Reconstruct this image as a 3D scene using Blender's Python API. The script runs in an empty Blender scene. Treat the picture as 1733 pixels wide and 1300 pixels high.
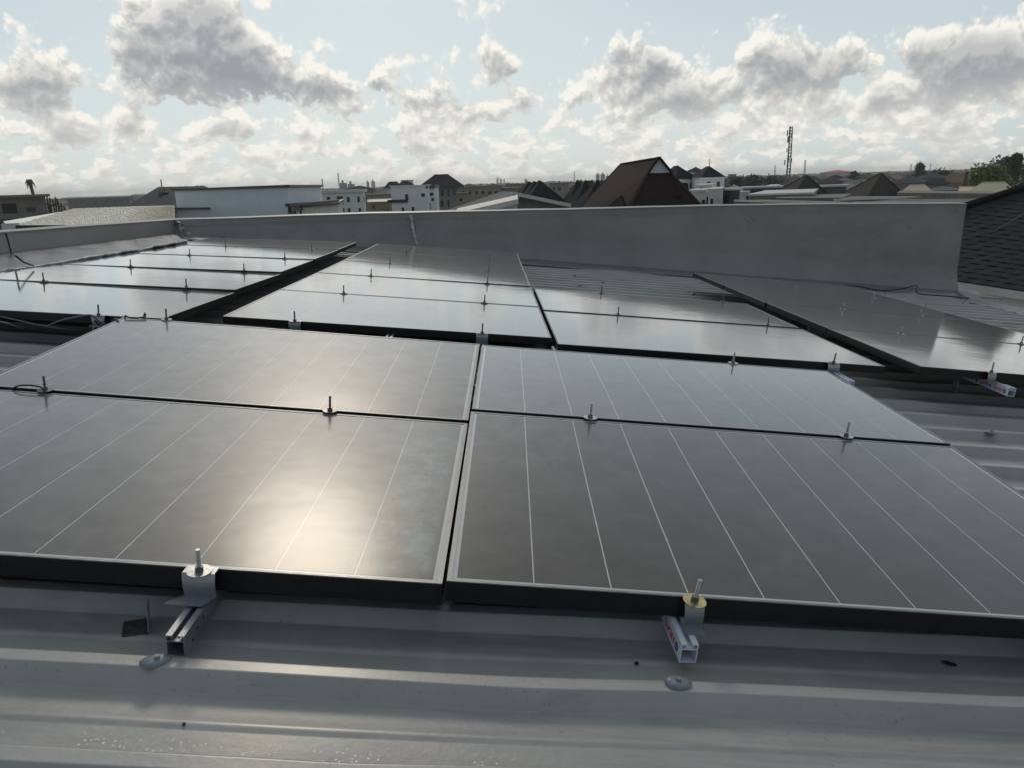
import bpy, bmesh, math, random
import numpy as np
from mathutils import Vector, Matrix, noise
R = math.radians
random.seed(7)
rng = np.random.default_rng(11)
sc = bpy.context.scene
col = sc.collection

# ------------------------------------------------------------------ camera
CAMZ = 10.0
F, CX, CY = 1236.0, 866.5, 650.0
MW = Matrix(((0.99955, -0.02999, 0.0), (-0.00797, -0.26572, 0.96402), (-0.02891, -0.96358, -0.26584)))
cam_d = bpy.data.cameras.new('camera')
cam = bpy.data.objects.new('camera', cam_d); col.objects.link(cam)
rt = MW @ Vector((1, 0, 0)); upv = MW @ Vector((0, -1, 0)); bk = -(MW @ Vector((0, 0, 1)))
rt.normalize(); bk.normalize(); upv = bk.cross(rt)
cam.matrix_world = Matrix(((rt.x, upv.x, bk.x, 0), (rt.y, upv.y, bk.y, 0), (rt.z, upv.z, bk.z, CAMZ), (0, 0, 0, 1)))
cam_d.sensor_width = 36.0; cam_d.lens = 36.0 * F / 1733.0
cam_d.clip_start = 0.05; cam_d.clip_end = 20000
sc.camera = cam

# ------------------------------------------------------------------ light
SUN_EL, SUN_AZ = R(33.5), R(-10.5)          # azimuth from +Y towards +X
sd = bpy.data.lights.new('sun', 'SUN'); sd.energy = 0.5; sd.angle = R(10); sd.color = (1.0, 0.86, 0.68)
SKY_STRENGTH = 0.052
sun = bpy.data.objects.new('sun', sd); col.objects.link(sun)
sdir = Vector((math.sin(SUN_AZ) * math.cos(SUN_EL), math.cos(SUN_AZ) * math.cos(SUN_EL), math.sin(SUN_EL)))
sun.rotation_euler = (-sdir).to_track_quat('-Z', 'Y').to_euler()
sc.view_settings.view_transform = 'Standard'; sc.view_settings.look = 'None'
sc.view_settings.gamma = 1; sc.view_settings.exposure = 0.40; sc.view_settings.use_curve_mapping = False

def pixdir(u, v):
    return (MW @ Vector(((u - CX) / F, (v - CY) / F, 1))).normalized()

def build_world():
    w = bpy.data.worlds.new('World'); sc.world = w; w.use_nodes = True
    nt = w.node_tree; nt.nodes.clear(); N = nt.nodes; L = nt.links
    def math_(op, a, b=None, c=None, t=None, clamp=False):
        t = t or nt
        n = t.nodes.new('ShaderNodeMath'); n.operation = op; n.use_clamp = clamp
        for i, x in enumerate((a, b, c)):
            if x is None: continue
            if isinstance(x, (int, float)): n.inputs[i].default_value = x
            else: t.links.new(x, n.inputs[i])
        return n.outputs[0]
    def mr_(t, x, a, b, c, d, smooth=True):
        n = t.nodes.new('ShaderNodeMapRange'); n.interpolation_type = 'SMOOTHSTEP' if smooth else 'LINEAR'
        t.links.new(x, n.inputs[0]); n.inputs[1].default_value = a; n.inputs[2].default_value = b; n.inputs[3].default_value = c; n.inputs[4].default_value = d
        return n.outputs[0]
    # fractal cloud density as a function of direction
    g = bpy.data.node_groups.new('cloud_density', 'ShaderNodeTree')
    g.interface.new_socket('Vector', in_out='INPUT', socket_type='NodeSocketVector')
    g.interface.new_socket('Density', in_out='OUTPUT', socket_type='NodeSocketFloat')
    g.interface.new_socket('Soft', in_out='OUTPUT', socket_type='NodeSocketFloat')
    gi = g.nodes.new('NodeGroupInput'); go = g.nodes.new('NodeGroupOutput')
    def m(op, a, b=None, c=None, clamp=False): return math_(op, a, b, c, g, clamp)
    sep = g.nodes.new('ShaderNodeSeparateXYZ'); g.links.new(gi.outputs[0], sep.inputs[0])
    el = m('ARCSINE', sep.outputs[2]); ela = m('MAXIMUM', el, 0.0); az = m('ARCTAN2', sep.outputs[0], sep.outputs[1])
    # cloud size shrinks towards the horizon: three isotropic scales blended by elevation
    def nz(scale, sy, detail):
        cmb = g.nodes.new('ShaderNodeCombineXYZ'); g.links.new(az, cmb.inputs[0]); g.links.new(m('MULTIPLY_ADD', el, sy, scale * 1.7), cmb.inputs[1])
        n = g.nodes.new('ShaderNodeTexNoise'); n.noise_dimensions = '2D'; n.inputs['Scale'].default_value = scale; n.inputs['Detail'].default_value = detail
        n.inputs['Roughness'].default_value = 0.58; n.inputs['Distortion'].default_value = 0.3; g.links.new(cmb.outputs[0], n.inputs['Vector']); return n.outputs['Fac']
    nA = nz(6.5, 1.25, 7); nB = nz(16, 1.35, 6); nC = nz(34, 2.1, 5)
    wA = mr_(g, el, R(5), R(12), 0.0, 1.0); wC = mr_(g, el, R(1.5), R(6), 1.0, 0.0)
    nAB = m('ADD', m('MULTIPLY', nA, wA), m('MULTIPLY', nB, m('SUBTRACT', 1.0, wA)))
    n1o = m('ADD', m('MULTIPLY', nAB, m('SUBTRACT', 1.0, wC)), m('MULTIPLY', nC, wC))
    n1o = m('ADD', n1o, m('MULTIPLY', m('MULTIPLY', m('SUBTRACT', nB, 0.5), wC), 0.8))
    n1o = m('ADD', n1o, m('MULTIPLY', m('MULTIPLY', m('SUBTRACT', nA, 0.5), m('SUBTRACT', 1.0, wA)), 0.5))
    cm2 = g.nodes.new('ShaderNodeCombineXYZ'); g.links.new(az, cm2.inputs[0]); g.links.new(el, cm2.inputs[1])
    n2 = g.nodes.new('ShaderNodeTexNoise'); n2.noise_dimensions = '2D'; n2.inputs['Scale'].default_value = 15; n2.inputs['Detail'].default_value = 7
    n2.inputs['Roughness'].default_value = 0.58; n2.inputs['Distortion'].default_value = 0.25; g.links.new(cm2.outputs[0], n2.inputs['Vector'])
    wv = g.nodes.new('ShaderNodeVectorMath'); wv.operation = 'MULTIPLY_ADD'; g.links.new(n2.outputs['Color'], wv.inputs[0]); wv.inputs[1].default_value = (0.035, 0.035, 0); g.links.new(cm2.outputs[0], wv.inputs[2])
    v2 = g.nodes.new('ShaderNodeTexVoronoi'); v2.inputs['Scale'].default_value = 36; v2.feature = 'F1'; v2.voronoi_dimensions = '2D'
    v2.inputs['Detail'].default_value = 2.0; v2.inputs['Roughness'].default_value = 0.6
    g.links.new(wv.outputs[0], v2.inputs['Vector'])
    cov = mr_(g, el, R(6.0), R(11.5), 0.17, -0.20); cv2 = mr_(g, el, R(15), R(28), 0.0, 0.12)
    base = m('ADD', m('MULTIPLY', m('SUBTRACT', n1o, 0.5), 1.5), m('ADD', cov, cv2))
    t2 = m('ADD', m('MULTIPLY', m('SUBTRACT', n2.outputs['Fac'], 0.5), 0.9), m('MULTIPLY', m('SUBTRACT', 0.40, v2.outputs['Distance']), 0.30))
    amp = mr_(g, el, 0.0, R(9), 0.5, 1.0)
    dens = m('ADD', base, m('MULTIPLY', t2, amp))
    g.links.new(dens, go.inputs[0]); g.links.new(m('ADD', base, m('MULTIPLY', m('MULTIPLY', t2, amp), 0.4)), go.inputs[1])

    tc = N.new('ShaderNodeTexCoord')
    d1 = N.new('ShaderNodeGroup'); d1.node_tree = g; L.new(tc.outputs['Generated'], d1.inputs[0])
    off = N.new('ShaderNodeVectorMath'); off.operation = 'ADD'; L.new(tc.outputs['Generated'], off.inputs[0]); off.inputs[1].default_value = (-0.003, 0, 0.012)
    d2 = N.new('ShaderNodeGroup'); d2.node_tree = g; L.new(off.outputs[0], d2.inputs[0])
    sw = N.new('ShaderNodeSeparateXYZ'); L.new(tc.outputs['Generated'], sw.inputs[0])
    az = math_('ARCTAN2', sw.outputs[0], sw.outputs[1]); el = math_('ARCSINE', sw.outputs[2])
    # the large single clouds of this sky: azimuth, elevation, sizes
    blobs = [(300, 80, 78, 58, .52), (378, 62, 52, 52, .40), (430, 112, 55, 34, .34), (500, 150, 72, 26, .46), (560, 150, 30, 26, .24), (208, 52, 34, 42, .26), (345, 5, 60, 34, .34),
             (395, 166, 60, 14, .26), (385, 216, 44, 13, .36), (1062, 98, 58, 40, .52), (985, 62, 34, 30, .40), (1120, 122, 32, 24, .32), (1195, 158, 46, 20, .28), (1130, 170, 60, 16, .2),
             (852, 100, 36, 26, .40), (1300, 105, 42, 42, .42), (1375, 92, 46, 34, .36), (1440, 98, 40, 30, .34), (1345, 140, 60, 26, .22), (1650, 96, 58, 40, .44), (1720, 85, 40, 34, .34), (1575, 88, 34, 30, .26), (1560, 150, 70, 22, .22),
             (52, 130, 36, 32, .42), (40, 168, 60, 26, .30), (10, 34, 40, 14, .22), (1020, 10, 90, 12, .24), (720, 168, 52, 22, .36), (810, 190, 50, 18, .28), (900, 160, 50, 22, .26), (630, 140, 16, 12, .3), (210, 200, 36, 18, .3), (120, 225, 50, 18, .24), (1450, 180, 70, 16, .24)]
    tot = None; grad = None
    for (u, v, ru, rv, s) in blobs:
        d = pixdir(u, v); a0 = math.atan2(d.x, d.y); e0 = math.asin(d.z)
        dx = math_('MULTIPLY', math_('SUBTRACT', az, a0), F / (1.04 * ru)); dy = math_('MULTIPLY', math_('SUBTRACT', el, e0), F / (1.04 * rv))
        gx = math_('MULTIPLY', math_('EXPONENT', math_('MULTIPLY', math_('MULTIPLY_ADD', dx, dx, math_('MULTIPLY', dy, dy)), -1.0)), s)
        gd = math_('MULTIPLY', gx, dy)
        tot = gx if tot is None else math_('ADD', tot, gx)
        grad = gd if grad is None else math_('ADD', grad, gd)
    dens = math_('ADD', d1.outputs[0], tot)
    mask = mr_(nt, dens, -0.05, 0.17, 0.0, 1.0)
    soft = math_('ADD', d1.outputs[1], math_('MULTIPLY', tot, 1.15))
    thick = mr_(nt, soft, 0.05, 0.9, 0.0, 1.15, False)
    # parts with cloud above them (towards the sun) are darker, upper rims brighter
    above = mr_(nt, math_('SUBTRACT', math_('SUBTRACT', d2.outputs[0], d1.outputs[0]), math_('MULTIPLY', grad, 0.7)), -0.24, 0.28, -0.45, 0.75, False)
    sh0 = math_('MAXIMUM', math_('ADD', thick, math_('MULTIPLY', above, mask)), 0.0)
    shade = math_('SUBTRACT', 1.0, math_('EXPONENT', math_('MULTIPLY', sh0, -1.25)))
    shade2 = math_('MULTIPLY', shade, mr_(nt, el, 0.0, R(8), 0.6, 1.15))
    sv = N.new('ShaderNodeVectorMath'); sv.operation = 'DOT_PRODUCT'; L.new(tc.outputs['Generated'], sv.inputs[0]); sv.inputs[1].default_value = sdir
    toward = math_('ADD', mr_(nt, sv.outputs['Value'], -0.4, 0.80, 0.92, 1.0), mr_(nt, sv.outputs['Value'], 0.93, 1.0, 0.0, 0.45))
    mixc = N.new('ShaderNodeMix'); mixc.data_type = 'RGBA'; L.new(shade2, mixc.inputs[0])
    mixc.inputs[6].default_value = (0.74, 0.72, 0.665, 1); mixc.inputs[7].default_value = (0.235, 0.25, 0.27, 1)
    bg2 = N.new('ShaderNodeBackground'); L.new(mixc.outputs[2], bg2.inputs[0]); L.new(toward, bg2.inputs[1])
    sky = N.new('ShaderNodeTexSky'); sky.sky_type = 'NISHITA'; sky.sun_disc = False
    sky.sun_elevation = SUN_EL; sky.sun_rotation = SUN_AZ; sky.altitude = 10; sky.air_density = 1.0; sky.dust_density = 0.7; sky.ozone_density = 1.5
    hsv = N.new('ShaderNodeHueSaturation'); hsv.inputs['Saturation'].default_value = 0.82; L.new(sky.outputs[0], hsv.inputs['Color'])
    bg1 = N.new('ShaderNodeBackground'); L.new(hsv.outputs[0], bg1.inputs[0]); bg1.inputs[1].default_value = SKY_STRENGTH
    # thin bright veil low down
    vb = N.new('ShaderNodeBackground'); vb.inputs[0].default_value = (0.52, 0.58, 0.59, 1); L.new(toward, vb.inputs[1])
    m1 = N.new('ShaderNodeMixShader'); L.new(math_('MULTIPLY', mr_(nt, el, 0.0, R(18), 0.85, 0.5), mr_(nt, sv.outputs['Value'], 0.0, 0.75, 0.35, 1.0)), m1.inputs[0]); L.new(bg1.outputs[0], m1.inputs[1]); L.new(vb.outputs[0], m1.inputs[2])
    mx = N.new('ShaderNodeMixShader'); L.new(math_('MULTIPLY', mask, 0.95), mx.inputs[0]); L.new(m1.outputs[0], mx.inputs[1]); L.new(bg2.outputs[0], mx.inputs[2])
    out = N.new('ShaderNodeOutputWorld'); L.new(mx.outputs[0], out.inputs[0])
    w.cycles.sampling_method = 'MANUAL'; w.cycles.sample_map_resolution = 1024
build_world()

# ------------------------------------------------------------------ helpers
def at(u, v, D):
    d = MW @ Vector(((u - CX) / F, (v - CY) / F, 1)); return d * (D / d.y) + Vector((0, 0, CAMZ))

class MB:
    def __init__(s): s.v = []; s.f = []
    def add(s, vs, fs):
        k = len(s.v); s.v += [tuple(x) for x in vs]; s.f += [tuple(i + k for i in f) for f in fs]
    def box(s, x0, x1, y0, y1, z0, z1):
        s.add([(x0, y0, z0), (x1, y0, z0), (x1, y1, z0), (x0, y1, z0), (x0, y0, z1), (x1, y0, z1), (x1, y1, z1), (x0, y1, z1)],
              [(0, 3, 2, 1), (4, 5, 6, 7), (0, 1, 5, 4), (1, 2, 6, 5), (2, 3, 7, 6), (3, 0, 4, 7)])
    def prism(s, poly, z0, z1):        # poly: list of (x,y) ccw ; z floats or lists
        n = len(poly)
        a = z0 if isinstance(z0, (list, tuple)) else [z0] * n; b = z1 if isinstance(z1, (list, tuple)) else [z1] * n
        s.add([(p[0], p[1], a[i]) for i, p in enumerate(poly)] + [(p[0], p[1], b[i]) for i, p in enumerate(poly)],
              [tuple(range(n))[::-1], tuple(range(n, 2 * n))] + [(i, (i + 1) % n, n + (i + 1) % n, n + i) for i in range(n)])
    def bar(s, p, q, w, h=None, up=Vector((0, 0, 1))):
        p = Vector(p); q = Vector(q); h = h or w; d = (q - p).normalized()
        if abs(d.dot(up)) > .98: up = Vector((1, 0, 0))
        x = d.cross(up).normalized(); y = x.cross(d).normalized()
        vs = []
        for c in (p, q):
            for sx, sy in ((-1, -1), (1, -1), (1, 1), (-1, 1)): vs.append(c + x * (sx * w / 2) + y * (sy * h / 2))
        s.add(vs, [(0, 3, 2, 1), (4, 5, 6, 7), (0, 1, 5, 4), (1, 2, 6, 5), (2, 3, 7, 6), (3, 0, 4, 7)])
    def tube(s, pts, r, n=8, cap=True):
        pts = [Vector(p) for p in pts]; rs = r if isinstance(r, (list, tuple)) else [r] * len(pts)
        vs = []; fs = []
        for i, p in enumerate(pts):
            d = (pts[min(i + 1, len(pts) - 1)] - pts[max(i - 1, 0)]).normalized()
            up = Vector((0, 0, 1)) if abs(d.z) < .95 else Vector((1, 0, 0))
            x = d.cross(up).normalized(); y = x.cross(d).normalized()
            for k in range(n):
                a = 2 * math.pi * k / n; vs.append(p + x * (math.cos(a) * rs[i]) + y * (math.sin(a) * rs[i]))
        for i in range(len(pts) - 1):
            for k in range(n): fs.append((i * n + k, i * n + (k + 1) % n, (i + 1) * n + (k + 1) % n, (i + 1) * n + k))
        if cap: fs.append(tuple(range(n))[::-1]); fs.append(tuple((len(pts) - 1) * n + k for k in range(n)))
        s.add(vs, fs)
    def disc(s, c, r, z0, z1, n=24, jit=0, hole=0):
        a = [(c[0] + r * (1 + jit * math.sin(3 * t + 1)) * math.cos(t), c[1] + r * math.sin(t)) for t in [2 * math.pi * k / n for k in range(n)]]
        s.prism(a, z0, z1)
    def poly(s, pts): s.add(pts, [tuple(range(len(pts)))])
    def slab(s, pts, t, down=Vector((0, 0, -1))):     # thick polygon
        pts = [Vector(p) for p in pts]; n = len(pts); low = [p + down * t for p in pts]
        s.add(pts + low, [tuple(range(n)), tuple(range(n, 2 * n))[::-1]] + [(i, n + i, n + (i + 1) % n, (i + 1) % n) for i in range(n)])
    def mesh(s, name, m=None, smooth=False, fix=True):
        me = bpy.data.meshes.new(name); me.from_pydata(s.v, [], s.f)
        if fix:
            b = bmesh.new(); b.from_mesh(me); bmesh.ops.recalc_face_normals(b, faces=b.faces); b.to_mesh(me); b.free()
        if m: me.materials.append(m)
        if smooth: me.shade_smooth()
        me.update(); return me

def link(name, me, parent=None, mw=None):
    o = bpy.data.objects.new(name, me); col.objects.link(o)
    if parent is not None: o.parent = parent
    if mw is not None:
        if parent is None: o.matrix_world = mw
        else: o.matrix_local = mw
    return o
def tag(o, label=None, cat=None, group=None, kind=None):
    if label: o['label'] = label
    if cat: o['category'] = cat
    if group: o['group'] = group
    if kind: o['kind'] = kind
    return o
def empty(name, label, cat, loc=(0, 0, 0), group=None, mw=None):
    o = bpy.data.objects.new(name, None); col.objects.link(o); o.empty_display_size = .1
    if mw is not None: o.matrix_world = mw
    else: o.location = loc
    return tag(o, label, cat, group)
def part(name, mb, m, parent, smooth=False, mw=None):
    me = mb.mesh(name, m, smooth)
    if mw is None and parent is not None and parent.parent is None and parent.location.length > 0 and parent.get('abs'):
        me.transform(Matrix.Translation(-parent.location))
    return link(name, me, parent, mw)
def absthing(name, label, cat, loc, group=None):    # parts are given in world coordinates
    o = empty(name, label, cat, loc, group); ABS[o.name] = Vector(loc); return o
ABS = {}
def apart(name, mb, m, parent, smooth=False):
    root = parent
    while root.parent: root = root.parent
    me = mb.mesh(name, m, smooth); me.transform(Matrix.Translation(-ABS[root.name]))
    return link(name, me, parent)

def mat(name, colr, rough=.7, metal=0, spec=.5, nscale=0, namt=.15, bump=0, bscale=60, coord='Object', detail=6, coat=0, coatr=.1, col2=None, stretch=(1, 1, 1), roughvar=0):
    m = bpy.data.materials.new(name); m.use_nodes = True; nt = m.node_tree; b = nt.nodes['Principled BSDF']; L = nt.links
    b.inputs['Base Color'].default_value = (*colr, 1); b.inputs['Roughness'].default_value = rough; b.inputs['Metallic'].default_value = metal
    b.inputs['Specular IOR Level'].default_value = spec
    if coat: b.inputs['Coat Weight'].default_value = coat; b.inputs['Coat Roughness'].default_value = coatr
    if nscale or bump:
        tc = nt.nodes.new('ShaderNodeTexCoord'); mp = nt.nodes.new('ShaderNodeMapping'); mp.inputs['Scale'].default_value = stretch
        if coord == 'World':
            ge = nt.nodes.new('ShaderNodeNewGeometry'); L.new(ge.outputs['Position'], mp.inputs[0])
        else: L.new(tc.outputs['Object'], mp.inputs[0])
    if nscale:
        n = nt.nodes.new('ShaderNodeTexNoise'); n.inputs['Scale'].default_value = nscale; n.inputs['Detail'].default_value = detail; n.inputs['Roughness'].default_value = .62
        L.new(mp.outputs[0], n.inputs['Vector'])
        r = nt.nodes.new('ShaderNodeMapRange'); L.new(n.outputs['Fac'], r.inputs[0]); r.inputs[1].default_value = .3; r.inputs[2].default_value = .7
        x = nt.nodes.new('ShaderNodeMix'); x.data_type = 'RGBA'; L.new(r.outputs[0], x.inputs[0])
        c2 = col2 or tuple(c * (1 + namt) for c in colr); c1 = tuple(c * (1 - namt) for c in colr) if not col2 else colr
        x.inputs[6].default_value = (*c1, 1); x.inputs[7].default_value = (*c2, 1); L.new(x.outputs[2], b.inputs['Base Color'])
        if roughvar:
            r2 = nt.nodes.new('ShaderNodeMapRange'); L.new(n.outputs['Fac'], r2.inputs[0]); r2.inputs[1].default_value = .3; r2.inputs[2].default_value = .7
            r2.inputs[3].default_value = rough - roughvar; r2.inputs[4].default_value = rough + roughvar; L.new(r2.outputs[0], b.inputs['Roughness'])
    if bump:
        n2 = nt.nodes.new('ShaderNodeTexNoise'); n2.inputs['Scale'].default_value = bscale; n2.inputs['Detail'].default_value = 5; L.new(mp.outputs[0], n2.inputs['Vector'])
        bp = nt.nodes.new('ShaderNodeBump'); bp.inputs['Strength'].default_value = bump; bp.inputs['Distance'].default_value = .01; L.new(n2.outputs['Fac'], bp.inputs['Height']); L.new(bp.outputs[0], b.inputs['Normal'])
    return m

def rough_streaks(m, dark=(.09, .08, .07), amount=.5, scale=(1.2, 9, 9)):
    """dirt stains with a shape of their own over a material's base colour"""
    nt = m.node_tree; b = nt.nodes['Principled BSDF']; L = nt.links
    src = b.inputs['Base Color'].links[0].from_socket if b.inputs['Base Color'].links else None
    tc = nt.nodes.new('ShaderNodeTexCoord'); mp = nt.nodes.new('ShaderNodeMapping'); mp.inputs['Scale'].default_value = scale; L.new(tc.outputs['Object'], mp.inputs[0])
    n = nt.nodes.new('ShaderNodeTexNoise'); n.inputs['Scale'].default_value = 1.4; n.inputs['Detail'].default_value = 9; n.inputs['Roughness'].default_value = .7; n.inputs['Distortion'].default_value = .6; L.new(mp.outputs[0], n.inputs['Vector'])
    r = nt.nodes.new('ShaderNodeMapRange'); L.new(n.outputs['Fac'], r.inputs[0]); r.inputs[1].default_value = .5; r.inputs[2].default_value = .72; r.inputs[4].default_value = amount
    x = nt.nodes.new('ShaderNodeMix'); x.data_type = 'RGBA'; L.new(r.outputs[0], x.inputs[0])
    if src: L.new(src, x.inputs[6])
    else: x.inputs[6].default_value = b.inputs['Base Color'].default_value
    x.inputs[7].default_value = (*dark, 1); L.new(x.outputs[2], b.inputs['Base Color'])
    return m

# ------------------------------------------------------------------ frames of reference on the roof
Ar = Vector((0.99438725, 0.01858528, -0.10415651)); Br = Vector((-0.01942718, 0.99978625, -0.00707426)); Nr = Vector((0.10400277, 0.00905802, 0.99453576))
C0 = Vector((0, 0, CAMZ))
def fm(o, x, y, z): return Matrix(((x.x, y.x, z.x, o.x), (x.y, y.y, z.y, o.y), (x.z, y.z, z.z, o.z), (0, 0, 0, 1)))
RM = fm(C0, Ar, Br, Nr)                      # (a, b, n): a down the roof slope, b away, n up from the camera point
def RP(a, b, n=-.857): return RM @ Vector((a, b, n))
Af = Vector((0.9942, -0.001, -0.1072)); Bf = Vector((0.0035, 0.9997, 0.0233))
Bf = (Bf - Af * Bf.dot(Af)).normalized(); Nf = Af.cross(Bf).normalized()
_t = MW @ Vector((-0.125921787, 0.39660808, 1.48036763)) + C0
FMx = fm(_t, Af, Bf, Nf)                      # front panel frame: origin at the front seam corner

CREST = -.857; PAN = -.8925; PITCH = .2265; B0 = 1.162

# ------------------------------------------------------------------ materials
M = {}
def panel_glass(name='cell_glass', c1=(.086, .081, .073), c2=(.112, .106, .096)):
    m = bpy.data.materials.new(name); m.use_nodes = True; nt = m.node_tree; b = nt.nodes['Principled BSDF']; L = nt.links
    ge = nt.nodes.new('ShaderNodeNewGeometry')
    def nz(scale, detail, rough=.6, dist=0, sc3=(1, 1, 1)):
        mp = nt.nodes.new('ShaderNodeMapping'); mp.inputs['Scale'].default_value = sc3; L.new(ge.outputs['Position'], mp.inputs[0])
        n = nt.nodes.new('ShaderNodeTexNoise'); n.inputs['Scale'].default_value = scale; n.inputs['Detail'].default_value = detail; n.inputs['Roughness'].default_value = rough; n.inputs['Distortion'].default_value = dist
        L.new(mp.outputs[0], n.inputs['Vector']); return n.outputs['Fac']
    def mr(x, a, b_, c, d):
        n = nt.nodes.new('ShaderNodeMapRange'); L.new(x, n.inputs[0]); n.inputs[1].default_value = a; n.inputs[2].default_value = b_; n.inputs[3].default_value = c; n.inputs[4].default_value = d; return n.outputs[0]
    fine = nz(11, 10, .75, .25); big = nz(1.1, 5, .6, .4)
    smear = mr(fine, .50, .74, 0, 1)
    mul = nt.nodes.new('ShaderNodeMath'); mul.operation = 'MULTIPLY'; L.new(smear, mul.inputs[0]); L.new(mr(big, .5, .66, 0.05, 1), mul.inputs[1])
    x = nt.nodes.new('ShaderNodeMix'); x.data_type = 'RGBA'; L.new(mul.outputs[0], x.inputs[0])
    x.inputs[6].default_value = (*c1, 1); x.inputs[7].default_value = (*c2, 1)
    sp_ = nt.nodes.new('ShaderNodeSeparateXYZ'); L.new(ge.outputs['Position'], sp_.inputs[0])
    def band(sock, a0, a1, b1, b0):
        n_a = nt.nodes.new('ShaderNodeMapRange'); n_a.interpolation_type = 'SMOOTHSTEP'; L.new(sock, n_a.inputs[0]); n_a.inputs[1].default_value = a0; n_a.inputs[2].default_value = a1
        n_b = nt.nodes.new('ShaderNodeMapRange'); n_b.interpolation_type = 'SMOOTHSTEP'; L.new(sock, n_b.inputs[0]); n_b.inputs[1].default_value = b1; n_b.inputs[2].default_value = b0; n_b.inputs[3].default_value = 1; n_b.inputs[4].default_value = 0
        q_ = nt.nodes.new('ShaderNodeMath'); q_.operation = 'MULTIPLY'; L.new(n_a.outputs[0], q_.inputs[0]); L.new(n_b.outputs[0], q_.inputs[1]); return q_.outputs[0]
    def mul_(p, q):
        n = nt.nodes.new('ShaderNodeMath'); n.operation = 'MULTIPLY'; L.new(p, n.inputs[0]); L.new(q, n.inputs[1]); return n.outputs[0]
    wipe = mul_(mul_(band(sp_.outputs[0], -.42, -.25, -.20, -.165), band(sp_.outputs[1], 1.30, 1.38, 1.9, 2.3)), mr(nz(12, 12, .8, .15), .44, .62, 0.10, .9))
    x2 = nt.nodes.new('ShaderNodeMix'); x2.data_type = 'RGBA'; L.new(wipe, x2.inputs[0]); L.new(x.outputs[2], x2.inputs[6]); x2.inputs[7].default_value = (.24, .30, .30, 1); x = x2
    # textured anti-reflective solar glass: reflects little head-on and strongly at grazing angles
    n3 = nz(3.0, 3); bp = nt.nodes.new('ShaderNodeBump'); bp.inputs['Strength'].default_value = .05; bp.inputs['Distance'].default_value = .02; L.new(n3, bp.inputs['Height'])
    n4 = nz(420, 2); bp2 = nt.nodes.new('ShaderNodeBump'); bp2.inputs['Strength'].default_value = .15; bp2.inputs['Distance'].default_value = .0008; L.new(n4, bp2.inputs['Height']); L.new(bp.outputs[0], bp2.inputs['Normal'])
    lw = nt.nodes.new('ShaderNodeLayerWeight'); lw.inputs['Blend'].default_value = .5
    def mt(op, p, q, clamp=False):
        n = nt.nodes.new('ShaderNodeMath'); n.operation = op; n.use_clamp = clamp
        for i, v in enumerate((p, q)):
            if isinstance(v, (int, float)): n.inputs[i].default_value = v
            else: L.new(v, n.inputs[i])
        return n.outputs[0]
    f1 = mt('MULTIPLY', mt('POWER', lw.outputs['Facing'], 5.2), 1.38, True)
    f2 = mt('MULTIPLY', mt('MULTIPLY', mt('POWER', lw.outputs['Facing'], 1.8), 0.16), mr(fine, .35, .7, .8, 1.35), True)
    df = nt.nodes.new('ShaderNodeBsdfDiffuse'); L.new(x.outputs[2], df.inputs['Color'])
    g1 = nt.nodes.new('ShaderNodeBsdfGlossy'); L.new(mr(lw.outputs['Facing'], .55, .87, .20, .085), g1.inputs['Roughness']); L.new(bp.outputs[0], g1.inputs['Normal']); g1.inputs['Color'].default_value = (.97, .985, 1, 1)
    g2 = nt.nodes.new('ShaderNodeBsdfGlossy'); L.new(mr(fine, .3, .7, .34, .46), g2.inputs['Roughness']); L.new(bp2.outputs[0], g2.inputs['Normal']); g2.inputs['Color'].default_value = (.95, .95, .93, 1)
    m1 = nt.nodes.new('ShaderNodeMixShader'); L.new(f2, m1.inputs[0]); L.new(df.outputs[0], m1.inputs[1]); L.new(g2.outputs[0], m1.inputs[2])
    m2 = nt.nodes.new('ShaderNodeMixShader'); L.new(f1, m2.inputs[0]); L.new(m1.outputs[0], m2.inputs[1]); L.new(g1.outputs[0], m2.inputs[2])
    L.new(m2.outputs[0], nt.nodes['Material Output'].inputs['Surface']); nt.nodes.remove(b)
    return m
M['cell'] = panel_glass()
M['backsheet'] = panel_glass('backsheet_under_glass', (.50, .51, .50), (.58, .59, .58))
M['frame'] = mat('anodised_frame', (.012, .012, .013), .42, metal=.3, nscale=40, namt=.3, bump=.03, roughvar=.1)
M['frame_lip'] = mat('frame_lip_metal', (.22, .225, .23), .42, metal=.7, nscale=30, namt=.22, roughvar=.1)
M['zinc'] = mat('zinc_steel', (.42, .42, .42), .33, metal=.9, nscale=60, namt=.25, roughvar=.1)
M['zinc_dark'] = mat('weathered_steel', (.16, .155, .15), .4, metal=.85, nscale=80, namt=.35, roughvar=.12)
M['zinc_gold'] = mat('yellow_zinc', (.55, .46, .25), .36, metal=.85, nscale=90, namt=.25, roughvar=.1)
M['alu'] = mat('mill_aluminium', (.33, .345, .37), .38, metal=.75, nscale=18, namt=.12, bump=.04, bscale=200, roughvar=.1)
M['film'] = mat('protective_film', (.62, .65, .72), .35, nscale=25, namt=.08, coat=.3)
M['red'] = mat('red_print', (.55, .03, .08), .5); M['blue'] = mat('blue_print', (.03, .07, .32), .5); M['black'] = mat('black_void', (.012, .012, .013), .6)
M['cable'] = mat('black_cable', (.02, .02, .02), .45); M['cable_grey'] = mat('grey_cable', (.12, .12, .13), .45)
M['roof'] = rough_streaks(mat('painted_roof_metal', (.325, .322, .306), .44, metal=.05, coat=.4, coatr=.26, nscale=2.2, namt=.14, bump=.10, bscale=70, detail=9, roughvar=.1), (.115, .10, .085), .55, (.8, 5, 5))
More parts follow.
